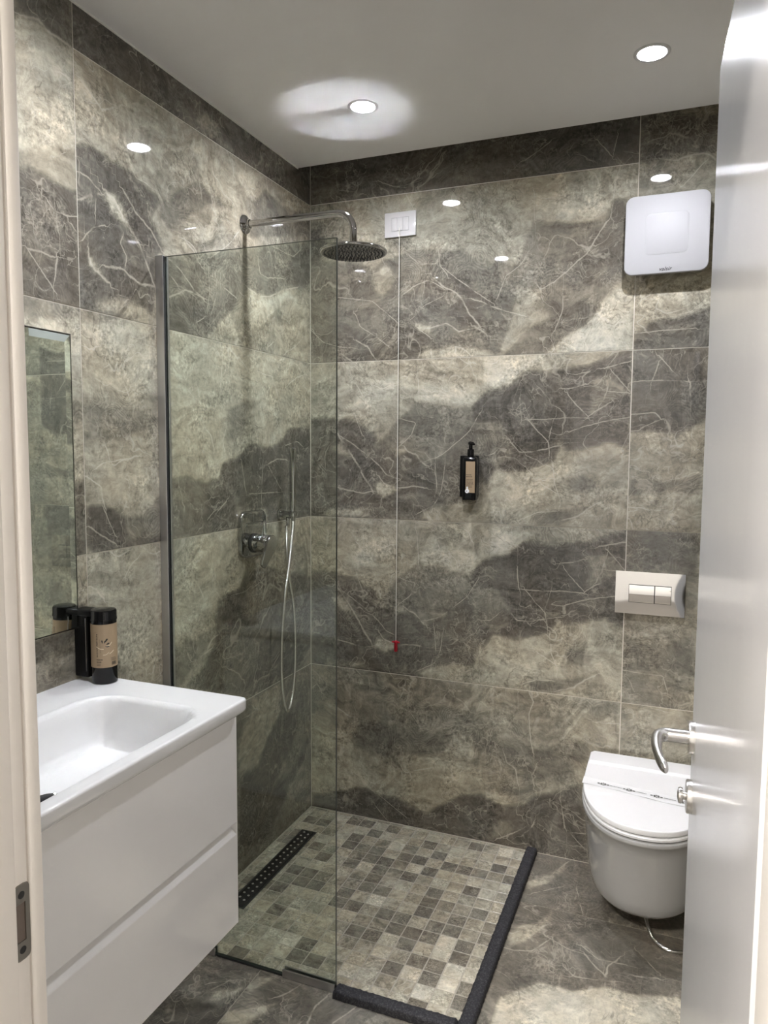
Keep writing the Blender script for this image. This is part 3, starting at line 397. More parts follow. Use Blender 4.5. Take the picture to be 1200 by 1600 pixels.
# shower pan mosaic: every tessera is a part, copies share four chipped-edge meshes
MOS = {(i, j): v for i, j, v in json.loads('[[0,1,2],[0,3,2],[0,4,2],[0,9,2],[1,1,2],[2,0,0],[2,2,1],[2,4,1],[2,7,2],[2,9,2],[3,0,2],[3,5,2],[3,7,2],[3,8,2],[3,11,2],[3,15,2],[4,0,2],[4,2,2],[4,3,2],[4,8,2],[5,1,2],[5,3,1],[5,4,1],[5,5,2],[5,7,1],[5,13,0],[6,3,1],[6,4,2],[6,8,2],[6,9,2],[6,13,2],[6,14,2],[7,2,0],[7,4,2],[7,5,2],[7,6,1],[7,7,1],[7,9,2],[7,14,2],[8,3,2],[8,4,1],[8,5,1],[8,7,1],[8,8,0],[8,11,2],[9,1,2],[9,3,2],[9,5,2],[9,9,2],[9,11,2],[9,14,0],[10,2,2],[10,4,2],[10,9,1],[10,10,2],[10,11,0],[11,3,2],[11,6,2],[11,7,2],[11,8,2],[11,10,2],[11,11,1],[11,13,2],[12,0,2],[12,2,1],[12,3,2],[12,7,2],[12,9,2],[12,10,2],[12,12,2],[12,13,0],[13,5,2],[13,8,2],[13,9,2],[13,10,0],[13,11,0],[13,12,2],[13,13,2],[13,14,0],[13,15,2],[14,0,0],[14,2,2],[14,5,0],[14,7,2],[14,10,2],[14,11,2],[14,12,0],[14,13,0],[15,3,2],[15,9,1],[15,12,0],[15,14,2]]')}
TX = [0.0025]+[0.0235+0.0549*k for k in range(16)]+[0.904]
TY = [-0.0025]+[-0.0166-0.0555*k for k in range(16)]+[-0.906]
def tess_mesh(w, h, seed):
    rr = random.Random(seed); q = lambda: rr.uniform(-0.0006, 0.0006); bmm = NB(); a, c = w/2-0.0017, h/2-0.0017
    cs = [(-a+q(), -c+q()), (a+q(), -c+q()), (a+q(), c+q()), (-a+q(), c+q())]
    L = [[Vector((x, y, -0.006)) for x, y in cs], [Vector((x, y, -0.0010)) for x, y in cs], [Vector((x*0.955, y*0.955, 0.0)) for x, y in cs]]
    rings(bmm, L, False, True); bmesh.ops.recalc_face_normals(bmm, faces=bmm.faces)
    me = bpy.data.meshes.new('mosaic_tile'); bmm.to_mesh(me); bmm.free(); me.materials.append(MOSAIC); return me
cache = {}
for i in range(len(TX)-1):
    for j in range(len(TY)-1):
        w = TX[i+1]-TX[i]; h = TY[j]-TY[j+1]; key = (round(w, 4), round(h, 4), random.randrange(4))
        if w < 0.008 or h < 0.008: continue
        if key not in cache: cache[key] = tess_mesh(*key)
        o = bpy.data.objects.new('mosaic_tile', cache[key]); COL.objects.link(o); o.parent = fl
        o.location = ((TX[i]+TX[i+1])/2, (TY[j]+TY[j+1])/2, random.uniform(-0.0004, 0.0004))
        v = MOS.get((i-1, j-1)); dk = {0: 0.12, 1: 0.53, 2: 0.72}.get(v, random.choice((0.26, 0.32, 0.36, 0.40, 0.46)))+random.uniform(-0.05, 0.05)
        o.color = (max(dk, 0), 0, 0, 1)
# suspended ceiling with a deep shadow gap along the back wall
LAMPS = ((0.424, -0.468), (1.252, -0.475), (0.42, -1.43))
b = NB(); es = []
def loop_edges(pts):
    vs_ = [b.verts.new(p) for p in pts]; es.extend(b.edges.new((vs_[k], vs_[(k+1) % len(vs_)])) for k in range(len(vs_)))
loop_edges([(0.0005, -0.101, ZC), (XW, -0.101, ZC), (XW, -2.03, ZC), (0.0005, -2.03, ZC)])
for lx_, ly_ in LAMPS: loop_edges([(lx_+0.038*math.cos(2*PI*k/32), ly_+0.038*math.sin(2*PI*k/32), ZC) for k in range(32)])
bmesh.ops.triangle_fill(b, edges=es, use_beauty=True, use_dissolve=False)      # board with four lamp cut-outs
for f in list(b.faces):
    c_ = f.calc_center_median()
    if any(math.hypot(c_.x-lx_, c_.y-ly_) < 0.0375 for lx_, ly_ in LAMPS): b.faces.remove(f)
    elif f.normal.z > 0: f.normal_flip()
box(b, (0.0005, -0.101, ZC+0.020), (XW, -2.03, ZC+0.03)); quad(b, [(0.0005, -0.101, ZC), (XW, -0.101, ZC), (XW, -0.101, ZC+0.02), (0.0005, -0.101, ZC+0.02)]); box(b, (0.0005, -0.101, ZC+0.031), (XW, -0.13, 2.75)); box(b, (0, 0.0, 2.751), (XW, -2.03, 2.8))
ce = struct('ceiling', b, PLASTER, 'smooth pale grey suspended ceiling stopping short of the back wall')
struct('trim_4', box(NB(), (0.0, -0.101, ZC-0.0035), (0.0035, -2.02, ZC)), plain('white caulk', (0.78, 0.77, 0.74), 0.6), 'thin white caulk line between ceiling and left wall')

# ------------------------------------------------------------------ hall outside the doorway (behind the camera)
struct('floor.001', box(NB(), (-0.9, -2.1, 0), (2.7, -4.9, -0.12)), HALLFLOOR, 'hall floor outside the doorway')
struct('ceiling.001', box(NB(), (-0.9, -2.16, 2.6), (2.7, -4.9, 2.7)), HALLPAINT, 'hall ceiling')
struct('wall_hall_back', box(NB(), (-0.9, -4.9, 0), (2.7, -5.0, 2.7)), HALLPAINT, 'hall wall behind the camera')
struct('wall_hall_left', box(NB(), (-0.9, -2.16, 0), (-1.0, -4.9, 2.7)), HALLPAINT, 'hall end wall on the left')
struct('wall_hall_right', box(NB(), (2.7, -2.16, 0), (2.8, -4.9, 2.7)), HALLPAINT, 'hall end wall on the right')
b = NB(); box(b, (-0.9, -2.1601, 0), (DX0-0.03, -2.18, 2.7)); box(b, (DX1+0.03, -2.1601, 0), (2.7, -2.18, 2.7)); box(b, (DX0-0.03, -2.1601, DZ+0.03), (DX1+0.03, -2.18, 2.7))
struct('wall_hall_front', b, HALLPAINT, 'painted hall side of the doorway wall')

# ------------------------------------------------------------------ downlights
RINGM = plain('satin white trim', (0.62, 0.62, 0.62), 0.4)
def downlight(x, y, label):
    t = thing('downlight', label, 'lamp', (x, y, ZC), 'recessed ceiling downlights')
    bmr = NB(); lathe(bmr, (x, y, ZC), (0, 0, -1), [(0.047, -0.0005), (0.047, 0.0015), (0.045, 0.003), (0.040, 0.0035), (0.0365, 0.0025), (0.0350, -0.009)], 40, False, False)
    obj('trim_ring', bmr, RINGM, t, True, 'thin pale trim ring')
    bml = NB(); lathe(bml, (x, y, ZC+0.0085), (0, 0, -1), [(0.0352, -0.004), (0.0350, 0)], 40, False, True)
    obj('lens', bml, LENS, t, False, 'glowing frosted disc')
    ld = bpy.data.lights.new('beam', 'SPOT'); ld.energy = SPOT_W; ld.color = SPOT_COL; ld.spot_size = math.radians(156); ld.spot_blend = 1.0; ld.shadow_soft_size = 0.017
    lo_ = bpy.data.objects.new('beam', ld); COL.objects.link(lo_); lo_.parent = t; lo_.location = (0, 0, 0.004)
downlight(0.424, -0.468, 'glowing recessed downlight above the shower head, inside the bright ceiling circle')
downlight(1.252, -0.475, 'glowing recessed downlight on the right, above the white ventilation unit')
downlight(0.42, -1.43, 'recessed downlight over the vanity, seen only as reflections in the tiles')
t = thing('hall_lamp', 'round ceiling lamp in the hall outside the doorway', 'lamp', (0.75, -3.15, 2.6))
b = NB(); lathe(b, (0.75, -3.15, 2.5995), (0, 0, -1), [(0.16, 0), (0.16, 0.03), (0.145, 0.034)], 32); obj('base', b, WHITE, t, True)
b = NB(); lathe(b, (0.75, -3.15, 2.565), (0, 0, -1), [(0.145, 0), (0.14, 0.02), (0.10, 0.035), (0.05, 0.04)], 32); obj('diffuser', b, HALLLENS, t, True)

# ------------------------------------------------------------------ doorway: jambs, leaf, furniture
b = NB(); box(b, (DX0-0.03, -2.027, 0), (DX0, -2.0465, DZ), 0.002); box(b, (DX0-0.03, -2.0475, 0), (DX0-0.0015, -2.0705, DZ), 0.0008)
box(b, (DX0-0.03, -2.0712, 0), (DX0+0.010, -2.125, DZ), 0.003); box(b, (DX0-0.03, -2.126, 0), (DX0+0.006, -2.19, DZ), 0.003); box(b, (DX0-0.028, -2.03, 0), (DX0-0.003, -2.185, DZ))
tr1 = struct('trim_1', b, FRAMEW, 'cream door jamb at the left edge with stepped stop', smooth=True)
b = NB(); box(b, (DX1, -2.027, 0), (DX1+0.03, -2.07, DZ), 0.002); box(b, (DX1-0.008, -2.0705, 0), (DX1+0.03, -2.19, DZ), 0.003)
struct('trim_2', b, FRAMEW, 'cream door jamb on the hinge side at the right', smooth=True)
b = NB(); box(b, (DX0, -2.027, DZ), (DX1, -2.19, DZ+0.03), 0.002)
struct('trim_3', b, FRAMEW, 'cream head of the door frame', smooth=True)
# strike plate (child of the left jamb)
b = NB(); zc, yc = 0.953, -2.0575; xs = DX0-0.0015
def strike_half(sy):  # plate as a frame around the slot
    pass
outl = [(yc+y, zc+z) for y, z in [(-0.011, -0.036), (-0.0085, -0.041), (-0.004, -0.0425), (0.004, -0.0425), (0.009, -0.041), (0.0105, -0.037), (0.0105, 0.037), (0.009, 0.041), (0.004, 0.0425), (-0.004, 0.0425), (-0.0085, 0.041), (-0.011, 0.036)]]
o_ = [b.verts.new((xs, y, z)) for y, z in outl]; o2 = [b.verts.new((xs+0.0018, y, z)) for y, z in outl]
inn = [(yc+y, zc+z) for y, z in [(-0.009, -0.0215), (-0.009, -0.0215), (-0.004, -0.0215), (0.003, -0.0215), (0.005, -0.0215), (0.005, -0.0215), (0.005, 0.0215), (0.005, 0.0215), (0.003, 0.0215), (-0.004, 0.0215), (-0.009, 0.0215), (-0.009, 0.0215)]]
i2 = [b.verts.new((xs+0.0018, y, z)) for y, z in inn]; i1 = [b.verts.new((xs+0.0003, y, z)) for y, z in inn]
for k in range(12):
    n = (k+1) % 12; b.faces.new((o_[k], o_[n], o2[n], o2[k])); b.faces.new((o2[k], o2[n], i2[n], i2[k])); b.faces.new((i2[k], i2[n], i1[n], i1[k]))
bmesh.ops.remove_doubles(b, verts=b.verts, dist=1e-5); bmesh.ops.recalc_face_normals(b, faces=b.faces)
sp = obj('strike_plate', b, STRIKE, tr1, False, 'dull metal strike plate with a long slot')
b = NB(); box(b, (xs+0.0001, yc-0.009, zc-0.0215), (xs+0.0004, yc+0.005, zc+0.0215)); obj('slot', b, plain('slot brown', (0.14, 0.11, 0.09), 0.6), sp)
for s in (-1, 1):
    b = NB(); cyl(b, (xs+0.0010, yc, zc+s*0.031), (xs+0.0020, yc, zc+s*0.031), 0.0042, 16); obj('screw', b, DARKGAP, sp, True)
# leaf
H = Vector((1.425, -2.024, 0)); F = Vector((1.3935, -1.365, 0)); e = (F-H).normalized(); nrm = Vector((-e.y, e.x, 0))   # nrm points to the visible face
if nrm.x > 0: nrm = -nrm
LL = (F-H).length; Z3 = Vector((0, 0, 1))
def leafp(s, d, z): return H+e*s+nrm*d+Z3*z
b = NB(); lv = []
for z in (0.008, 2.03):
    lv.append([leafp(s, d, z) for s, d in [(0.002, -0.004), (0.006, 0), (LL-0.004, 0), (LL-0.001, -0.0015), (LL, -0.005), (LL, -0.037), (LL-0.004, -0.041), (0.002, -0.041)]])
zb = [lv[0], [p+Z3*0 for p in lv[0]], lv[1]]
rings(b, [lv[0], [p-Z3*0.004 for p in lv[1]], [p+(H+e*LL/2-nrm*0.02+Z3*2.03-p)*0.006 for p in lv[1]]]); bmesh.ops.recalc_face_normals(b, faces=b.faces)
dr = struct('door_1', b, DOORW, 'pale grey door leaf opened inwards along the right edge of the picture', smooth=True)
b = NB(); sR = LL-0.046; zR = 1.024
lathe(b, leafp(sR, 0, zR), nrm, [(0.0255, 0), (0.0255, 0.0065), (0.0245, 0.0085), (0.012, 0.009)], 36); obj('handle_rose', b, SATIN, dr, True, 'round satin metal rose')
b = NB(); path = spline([leafp(sR, 0.008, zR), leafp(sR, 0.030, zR), leafp(sR-0.001, 0.043, zR), leafp(sR-0.013, 0.053, zR-0.001), leafp(sR-0.040, 0.055, zR-0.006), leafp(sR-0.07, 0.051, zR-0.012), leafp(sR-0.098, 0.043, zR-0.017)], 6)
rad = [((0.0108-0.0042*min(1, max(0, i-12)/16), 0.0108-0.0002*min(1, i/20)) if i < len(path)-3 else ((0.0058, 0.0092), (0.0045, 0.0075), (0.0025, 0.0045))[i-len(path)+3]) for i in range(len(path))]
tube(b, path, rad, 16); obj('lever_handle', b, SATIN, dr, True, 'satin metal lever curving back towards the hinges')
b = NB(); zK = 0.93
lathe(b, leafp(sR, 0, zK), nrm, [(0.0255, 0), (0.0255, 0.0065), (0.0245, 0.0085), (0.010, 0.009)], 36); kr = obj('lock_rose', b, SATIN, dr, True, 'round satin metal lock rose')
b = NB(); lathe(b, leafp(sR, 0.0085, zK), nrm, [(0.006, 0), (0.006, 0.004), (0.0115, 0.005), (0.0125, 0.008), (0.0115, 0.011), (0.005, 0.0125)], 28); obj('turn_knob', b, SATIN, kr, True)

# ------------------------------------------------------------------ vanity cabinet and washbasin
Y0, Y1 = -1.204, -2.0
t = thing('vanity_cabinet', 'white wall hung vanity cabinet with two gloss drawers under the washbasin', 'cabinet', (0.2, -1.6, 0.352))
for nm, a, c in (('bottom_panel', (0.001, Y0-0.0045, 0.353), (0.384, Y1+0.0045, 0.369)), ('back_panel', (0.001, Y0-0.0045, 0.3695), (0.009, Y1+0.0045, 0.858)), ('inner_front', (0.3845, Y0-0.0045, 0.353), (0.398, Y1+0.0045, 0.858))):
    b = NB(); box(b, a, c); obj(nm, b, WHITE, t)
for y in (Y0, Y1+0.004):
    b = NB(); box(b, (0.001, y, 0.352), (0.433, y-0.004, 0.861), 0.0006, 1); obj('side_panel', b, WHITE, t)
def drawer(prof):
    b = NB(); rings(b, [[Vector((x, y, z)) for x, z in prof] for y in (Y0-0.0052, Y1+0.0052)]); bmesh.ops.recalc_face_normals(b, faces=b.faces)
    return obj('drawer_front', b, WHITE, t)
drawer([(0.40, 0.6), (0.4325, 0.6), (0.4335, 0.601), (0.4335, 0.8585), (0.4325, 0.8595), (0.40, 0.8595)])
drawer([(0.40, 0.353), (0.4325, 0.353), (0.4335, 0.354), (0.4335, 0.570), (0.4328, 0.5715), (0.409, 0.592), (0.40, 0.592)])
b = NB(); box(b, (0.3985, Y0-0.006, 0.575), (0.401, Y1+0.006, 0.612)); obj('handle_groove', b, WHITE, t, False, 'recessed white grip channel between the drawers')
# basin as a height field
t = thing('washbasin', 'white ceramic washbasin slab with a wide rounded bowl on the vanity', 'washbasin', (0.23, -1.6, 0.862))
NX, NY = 54, 92; x0, x1, ya, yb = 0.001, 0.4625, -2.0025, -1.2
bx, by, bw, bh, br = 0.281, -1.601, 0.296, 0.586, 0.075
def bowl(x, y):
    dx = abs(x-bx)-(bw/2-br); dy = abs(y-by)-(bh/2-br); sd = math.hypot(max(dx, 0), max(dy, 0))+min(max(dx, dy), 0)-br
    tt = min(max(-sd/0.052, 0), 1); q = math.sin(tt*PI/2); q = q*q*(3-2*q)*0.35+q*0.65 if tt < 1 else 1
    lip = math.exp(-(sd/0.007)**2)*0.0012 if sd > 0 else 0
    return -0.100*q*min(1, max(-sd, 0)/0.010*0.6+0.4 if sd < 0 else 0)-0.006*max(0, tt-0.6)*max(0, 1-math.hypot((x-0.27)/0.15, (y-by)/0.30))+lip
b = NB(); gr = [[None]*(NY+1) for _ in range(NX+1)]
for i in range(NX+1):
    for j in range(NY+1):
        x = x0+(x1-x0)*i/NX; y = ya+(yb-ya)*j/NY; gr[i][j] = b.verts.new((x, y, 0.897+bowl(x, y)))
for i in range(NX):
    for j in range(NY): b.faces.new((gr[i][j], gr[i+1][j], gr[i+1][j+1], gr[i][j+1]))
ring = [gr[i][0] for i in range(NX+1)]+[gr[NX][j] for j in range(1, NY+1)]+[gr[i][NY] for i in range(NX-1, -1, -1)]+[gr[0][j] for j in range(NY-1, 0, -1)]
cxm, cym = (x0+x1)/2, (ya+yb)/2; prev = ring; base_xy = [(v.co.x, v.co.y) for v in ring]
for k, (ins, z) in enumerate([(0.0012, 0.8962), (0.0002, 0.8945), (0.0, 0.892), (0.0, 0.876), (0.002, 0.870), (0.007, 0.865), (0.014, 0.862)]):
    cur = []
    for q, (x, y) in enumerate(base_xy):
        rr = 0.012; xx = min(max(x, x0 if x < 0.1 else x0), x1-ins); yy = min(max(y, ya+ins), yb-ins)
        ddx = xx-(x1-ins-rr); ddy1 = yy-(yb-ins-rr); ddy0 = (ya+ins+rr)-yy
        for dd, sgn in ((ddy1, 1), (ddy0, -1)):
            if ddx > 0 and dd > 0:
                m_ = math.hypot(ddx, dd)
                if m_ > rr: xx = x1-ins-rr+ddx*rr/m_; yy = (yb-ins-rr+dd*rr/m_) if sgn > 0 else (ya+ins+rr-dd*rr/m_)
        if k == 0: prev[q].co.x = min(xx, prev[q].co.x) if x > 0.2 else prev[q].co.x; prev[q].co.x = xx-0.0006; prev[q].co.y = yy
        cur.append(b.verts.new((xx, yy, z)))
    n = len(cur)
    for q in range(n): b.faces.new((prev[q], cur[q], cur[(q+1) % n], prev[(q+1) % n]))
    prev = cur
b.normal_update()
for f in b.faces:
    if f.calc_center_median().z > 0.8975: pass
und = [[b.verts.new((x0+0.014+(x1-x0-0.03)*i/20, ya+0.016+(yb-ya-0.032)*j/34, min(0.862, 0.885+bowl(x0+0.014+(x1-x0-0.03)*i/20, ya+0.016+(yb-ya-0.032)*j/34)))) for j in range(35)] for i in range(21)]
for i in range(20):
    for j in range(34): b.faces.new((und[i][j], und[i][j+1], und[i+1][j+1], und[i+1][j]))
obj('basin', b, CERAMIC, t, True, None, 60)
zd = 0.897+bowl(0.272, -1.6)
b = NB(); lathe(b, (0.272, -1.6, zd-0.001), (0, 0, 1), [(0.034, 0), (0.034, 0.0025), (0.031, 0.0045), (0.026, 0.0035), (0.025, 0.001)], 36, False, True); dn = obj('basin_drain', b, CHROME, t, True, 'dark chrome drain ring')
b = NB(); lathe(b, (0.272, -1.6, zd+0.002), (0, 0, 1), [(0.0235, 0), (0.0235, 0.003), (0.020, 0.005), (0.005, 0.006)], 32); obj('drain_plug', b, BLACKM, dn, True)

# ------------------------------------------------------------------ mirror
t = thing('wall_mirror', 'tall frameless edged mirror on the left wall above the washbasin', 'mirror', (0, -1.6, 1.027))
my0, my1, mz0, mz1 = -1.2495, -1.96, 1.027, 1.731
b = NB(); box(b, (0.0005, my0-0.004, mz0+0.004), (0.0135, my1+0.004, mz1-0.004)); obj('backing_board', b, BLACKM, t)
b = NB(); L = []
for ins, x in ((0.0042, 0.0137), (0.0042, 0.0170), (0.0215, 0.0177)):
    L.append([Vector((x, y, z)) for y, z in ((my1+ins, mz0+ins), (my0-ins, mz0+ins), (my0-ins, mz1-ins), (my1+ins, mz1-ins))])
rings(b, L); bmesh.ops.recalc_face_normals(b, faces=b.faces); obj('mirror_glass', b, MIRROR, t)
b = NB()
for a, c in (((0.0005, my0, mz0), (0.0165, my0-0.0014, mz1)), ((0.0005, my1, mz0), (0.0165, my1+0.0014, mz1)), ((0.0005, my0-0.0014, mz1), (0.0165, my1+0.0014, mz1-0.0014)), ((0.0005, my0-0.0014, mz0), (0.0165, my1+0.0014, mz0+0.0014))): box(b, a, c)
obj('frame', b, SATIN, t, False, 'thin bright metal rim')

# ------------------------------------------------------------------ dispensers
def label_on_cyl(c, r, z0, z1, a0, a1, n=24):
    b = NB(); top = []; bot = []
    for i in range(n+1):
        a = a0+(a1-a0)*i/n; p = Vector((c[0]+r*math.cos(a), c[1]+r*math.sin(a), 0)); bot.append(b.verts.new(p+Z3*z0)); top.append(b.verts.new(p+Z3*z1))
    for i in range(n): b.faces.new((bot[i], bot[i+1], top[i+1], top[i]))
    bmesh.ops.recalc_face_normals(b, faces=b.faces); return b
cx, cyy, rb, zb_ = 0.077, -1.232, 0.0300, 0.8975
t = thing('soap_dispenser', 'black soap dispenser with tan label on the washbasin corner below the mirror', 'dispenser', (cx, cyy, zb_), 'wall mounted soap dispensers')
b = NB(); box(b, (0.0005, cyy-0.018, 0.906), (0.043, cyy+0.016, 1.064), 0.004); box(b, (0.0005, cyy-0.022, 1.058), (0.058, cyy+0.021, 1.073), 0.004); obj('wall_bracket', b, BLACKM, t, True, 'matt black wall bracket')
b = NB(); box(b, (0.044, cyy-0.0265, 0.925), (0.0446, cyy-0.0245, 1.055)); obj('bracket_edge', b, PROFILE, t)
b = NB(); lathe(b, (cx, cyy, zb_), (0, 0, 1), [(rb-0.003, 0), (rb-0.0006, 0.0015), (rb, 0.004), (rb, 0.155)], 40); bt = obj('bottle', b, BLACK, t, True)
b = NB(); lathe(b, (cx, cyy, zb_+0.1535), (0, 0, 1), [(rb-0.001, -0.002), (rb+0.0012, 0.0), (rb+0.0012, 0.005), (rb+0.0004, 0.006), (rb+0.0004, 0.0215), (rb-0.0018, 0.0245), (rb-0.010, 0.0262), (0.004, 0.0262)], 40); obj('cap', b, BLACK, t, True)
cang = math.atan2(-2.6161-cyy, 1.3603-cx)
obj('label', label_on_cyl((cx, cyy), rb+0.0004, zb_+0.041, zb_+0.146, cang-2.2, cang+1.9, 40), KRAFT, bt, True, 'tan paper label')
def on_cyl(a, z, d=0.0007): return Vector((cx+(rb+d)*math.cos(cang+a), cyy+(rb+d)*math.sin(cang+a), zb_+z))
b = NB()
def patch(a0, z0, a1, z1): quad(b, [on_cyl(a0, z0), on_cyl(a1, z0), on_cyl(a1, z1), on_cyl(a0, z1)])
for (a, z, ang, ln, wd) in [(0.02, 0.106, 55, 0.012, 0.0030), (0.12, 0.101, 25, 0.009, 0.0026), (0.05, 0.0965, 0, 0.010, 0.0026), (-0.12, 0.104, 100, 0.009, 0.0022), (0.0, 0.104, 75, 0.007, 0.0018)]:   # flower mark: five pointed petals
    pts = []
    for q in range(10):
        tq = q/10*2*PI; lx, ly = ln/2+ln/2*math.cos(tq), wd*math.sin(tq)*(0.6+0.4*math.cos(tq)); A = math.radians(ang)
        pts.append(on_cyl(a+(lx*math.cos(A)-ly*math.sin(A))/rb, z-0.004+lx*math.sin(A)+ly*math.cos(A)))
    b.faces.new([b.verts.new(p) for p in pts])
rr = random.Random(3)
for k in range(15): zz = 0.068+k*0.0038; patch(-0.60+rr.uniform(0, .02), zz, -0.50-rr.uniform(0, .03), zz+rr.uniform(0.0018, 0.003))     # unreadable upright lettering
for k in range(12): zz = 0.078+k*0.0028; patch(-0.33, zz, -0.31, zz+0.0018)
for row_, zz, e1 in ((0, 0.060, -0.18), (1, 0.0545, -0.24), (2, 0.050, -0.30), (3, 0.0465, -0.33)):
    a = -0.62
    while a < e1: s = rr.uniform(0.02, 0.06); patch(a, zz, a+s, zz+(0.0022 if row_ < 2 else 0.0014)); a += s+0.015
for row_ in range(3):
    a = 0.50
    while a < 0.95: s = rr.uniform(0.02, 0.06); patch(a, 0.0630-row_*0.003, a+s, 0.0642-row_*0.003); a += s+0.02
a = 0.56
while a < 0.95: s = rr.uniform(0.006, 0.02); patch(a, 0.046, a+s, 0.0545); a += s+0.010
bmesh.ops.recalc_face_normals(b, faces=b.faces); obj('label_print', b, INK, bt, False, 'black flower mark, small print and bar code')
b = NB()
for pl in ([(-0.62, .093), (-.35, .088), (-0.05, .087)], [(.15, .094), (.4, .095), (.6, .102)], [(-0.1, .0725), (.12, .073), (.35, .078)], [(.38, .074), (.55, .0765), (.75, .081)]):
    tube(b, spline([on_cyl(a, z, 0.0006) for a, z in pl], 6), 0.0005, 5)
obj('film_crease', b, FOIL, bt, False, 'shiny creases in the wrap')

# second dispenser on the back wall
t = thing('soap_dispenser', 'black pump bottle with tan label on the back wall in the shower', 'dispenser', (0.665, -0.03, 1.287), 'wall mounted soap dispensers')
bxc, byc = 0.6645, -0.0465
b = NB(); box(b, (0.6185, -0.0005, 1.296), (0.684, -0.0235, 1.446), 0.003); obj('wall_bracket', b, BLACKM, t, True, 'matt black wall bracket')
b = NB(); L = []
for ins, z in ((0.004, 1.2875), (0.001, 1.2885), (0, 1.292), (0, 1.432), (0.002, 1.438), (0.008, 1.4425), (0.014, 1.4435)):
    L.append([Vector((bxc+x, byc+y, z)) for x, y in rrect(0.0500-2*ins, 0.043-2*ins, max(0.009-ins*0.5, 0.003), 4)])
rings(b, L); bmesh.ops.recalc_face_normals(b, faces=b.faces); bt = obj('bottle', b, BLACK, t, True)
b = NB(); cyl(b, (bxc, byc, 1.443), (bxc, byc, 1.469), 0.0118, 28, 0.0012); cyl(b, (bxc, byc, 1.469), (bxc, byc, 1.488), 0.0068, 20, 0.0006)
tube(b, spline([(bxc-0.006, byc+0.003, 1.4885), (bxc, byc, 1.490), (bxc+0.010, byc-0.008, 1.489), (bxc+0.016, byc-0.016, 1.486)], 4), [0.0068]*5+[0.0055]*4+[0.0038]*4, 12); obj('pump', b, BLACK, t, True)
lx0, lx1, ly = bxc-0.0110, bxc+0.0225, byc-0.0219
b = NB(); box(b, (lx0, ly, 1.3145), (lx1, ly-0.0003, 1.4255)); obj('label', b, KRAFT, bt, False, 'tan paper label')
b = NB(); rr = random.Random(5)
for z, xe, hgt in [(1.377, 0.5, .0022), (1.3705, 0.66, .0022), (1.3610, .72, .0016), (1.3565, .70, .0016), (1.352, .74, .0016), (1.3475, .70, .0016), (1.343, .74, .0016), (1.3385, .66, .0016), (1.334, .7, .0016)]:
    x = lx0+0.0018
    while x < lx0+(lx1-lx0)*xe: s = rr.uniform(0.0015, 0.0045); box(b, (x, ly-0.0003, z), (x+s, ly-0.0005, z+hgt)); x += s+0.0012
obj('label_print', b, INK, bt)
b = NB(); cyl(b, (lx0+0.006, ly-0.0003, 1.3205), (lx0+0.006, ly-0.0009, 1.3205), 0.0075, 20); box(b, (lx0+0.0035, ly-0.0003, 1.326), (lx0+0.0085, ly-0.0008, 1.336)); tg = obj('white_tag', b, PAPER, bt, False, 'small white sticker')
b = NB(); cyl(b, (lx0+0.004, ly-0.0009, 1.3205), (lx0+0.004, ly-0.0011, 1.3205), 0.0018, 10); obj('tag_print', b, INK, tg)

# ------------------------------------------------------------------ shower screen
GX0, GX1, GY, GT, GZ = 0.012, 0.5465, -0.908, 0.008, 1.989
t = thing('shower_screen', 'fixed clear glass shower screen between vanity and shower pan', 'screen', (0.28, GY, 0))
b = NB(); box(b, (GX0, GY-GT/2, 0.006), (GX1, GY+GT/2, GZ), 0.0)
for f in b.faces: f.material_index = 0 if abs(f.normal.y) > 0.5 else 1
b.normal_update()
for f in b.faces: f.material_index = 0 if abs(f.normal.y) > 0.5 else 1
obj('glass_pane', b, [GLASS, GLASSEDGE], t, False, 'clear glass sheet with dark polished edges')
b = NB()
for s in (-1, 1): box(b, (0.0005, GY+s*0.0046, 0.004), (0.0255, GY+s*0.0125, GZ+0.002), 0.0006, 1)
box(b, (0.0005, GY-0.0046, 0.004), (0.0035, GY+0.0046, GZ+0.002)); obj('wall_channel', b, PROFILE, t, False, 'grey metal wall profile')
b = NB(); box(b, (0.0235, GY-0.0045, 0.02), (0.0265, GY-0.0105, GZ)); obj('channel_gasket', b, DARKGAP, t)
for a, c in ((0.385, 0.5455), (0.125, 0.163)):
    b = NB()
    for s in (-1, 1): box(b, (a, GY+s*0.0046, 0.0005), (c, GY+s*0.0085, 0.024), 0.0005, 1)
    box(b, (a, GY-0.0046, 0.0005), (c, GY+0.0046, 0.0045)); obj('floor_clip', b, PROFILE, t, False, 'grey metal floor clip')
b = NB()
for a, c in ((0.0265, 0.1245), (0.1635, 0.3845)): box(b, (a, GY-0.0048, 0.0003), (c, GY+0.0048, 0.0058))
obj('bottom_seal', b, DARKGAP, t, False, 'dark seal under the glass')

# ------------------------------------------------------------------ threshold, drain
t = thing('shower_threshold', 'black ribbed threshold strip edging the right and front of the shower pan', 'threshold', (0.9, -0.45, 0))
def strip(axis, a0, a1, c0, c1, name):
    b = NB(); prof = [(c0, 0.0005), (c0+0.0005, 0.018), (c0+0.004, 0.0225), (c0+0.010, 0.024), (c1-0.010, 0.024), (c1-0.004, 0.0225), (c1-0.0005, 0.018), (c1, 0.0005)]
    n = int((a1-a0)/0.006); L = []
    for i in range(n+1):
        a = a0+(a1-a0)*i/n; k = (0.0007*math.sin(i*1.9)+0.0005*math.sin(i*0.83)); kz = 0.0007*math.sin(i*2.3+1)+0.0004*math.sin(i*0.7); endz = -0.006 if i in (0, n) else 0
        L.append([Vector((a, c+k, z+(kz+endz if z > 0.01 else 0))) if axis == 'x' else Vector((c+k, a, z+(kz+endz if z > 0.01 else 0))) for c, z in prof])
    rings(b, L); bmesh.ops.recalc_face_normals(b, faces=b.faces); return obj(name, b, RUBBER, t, True)
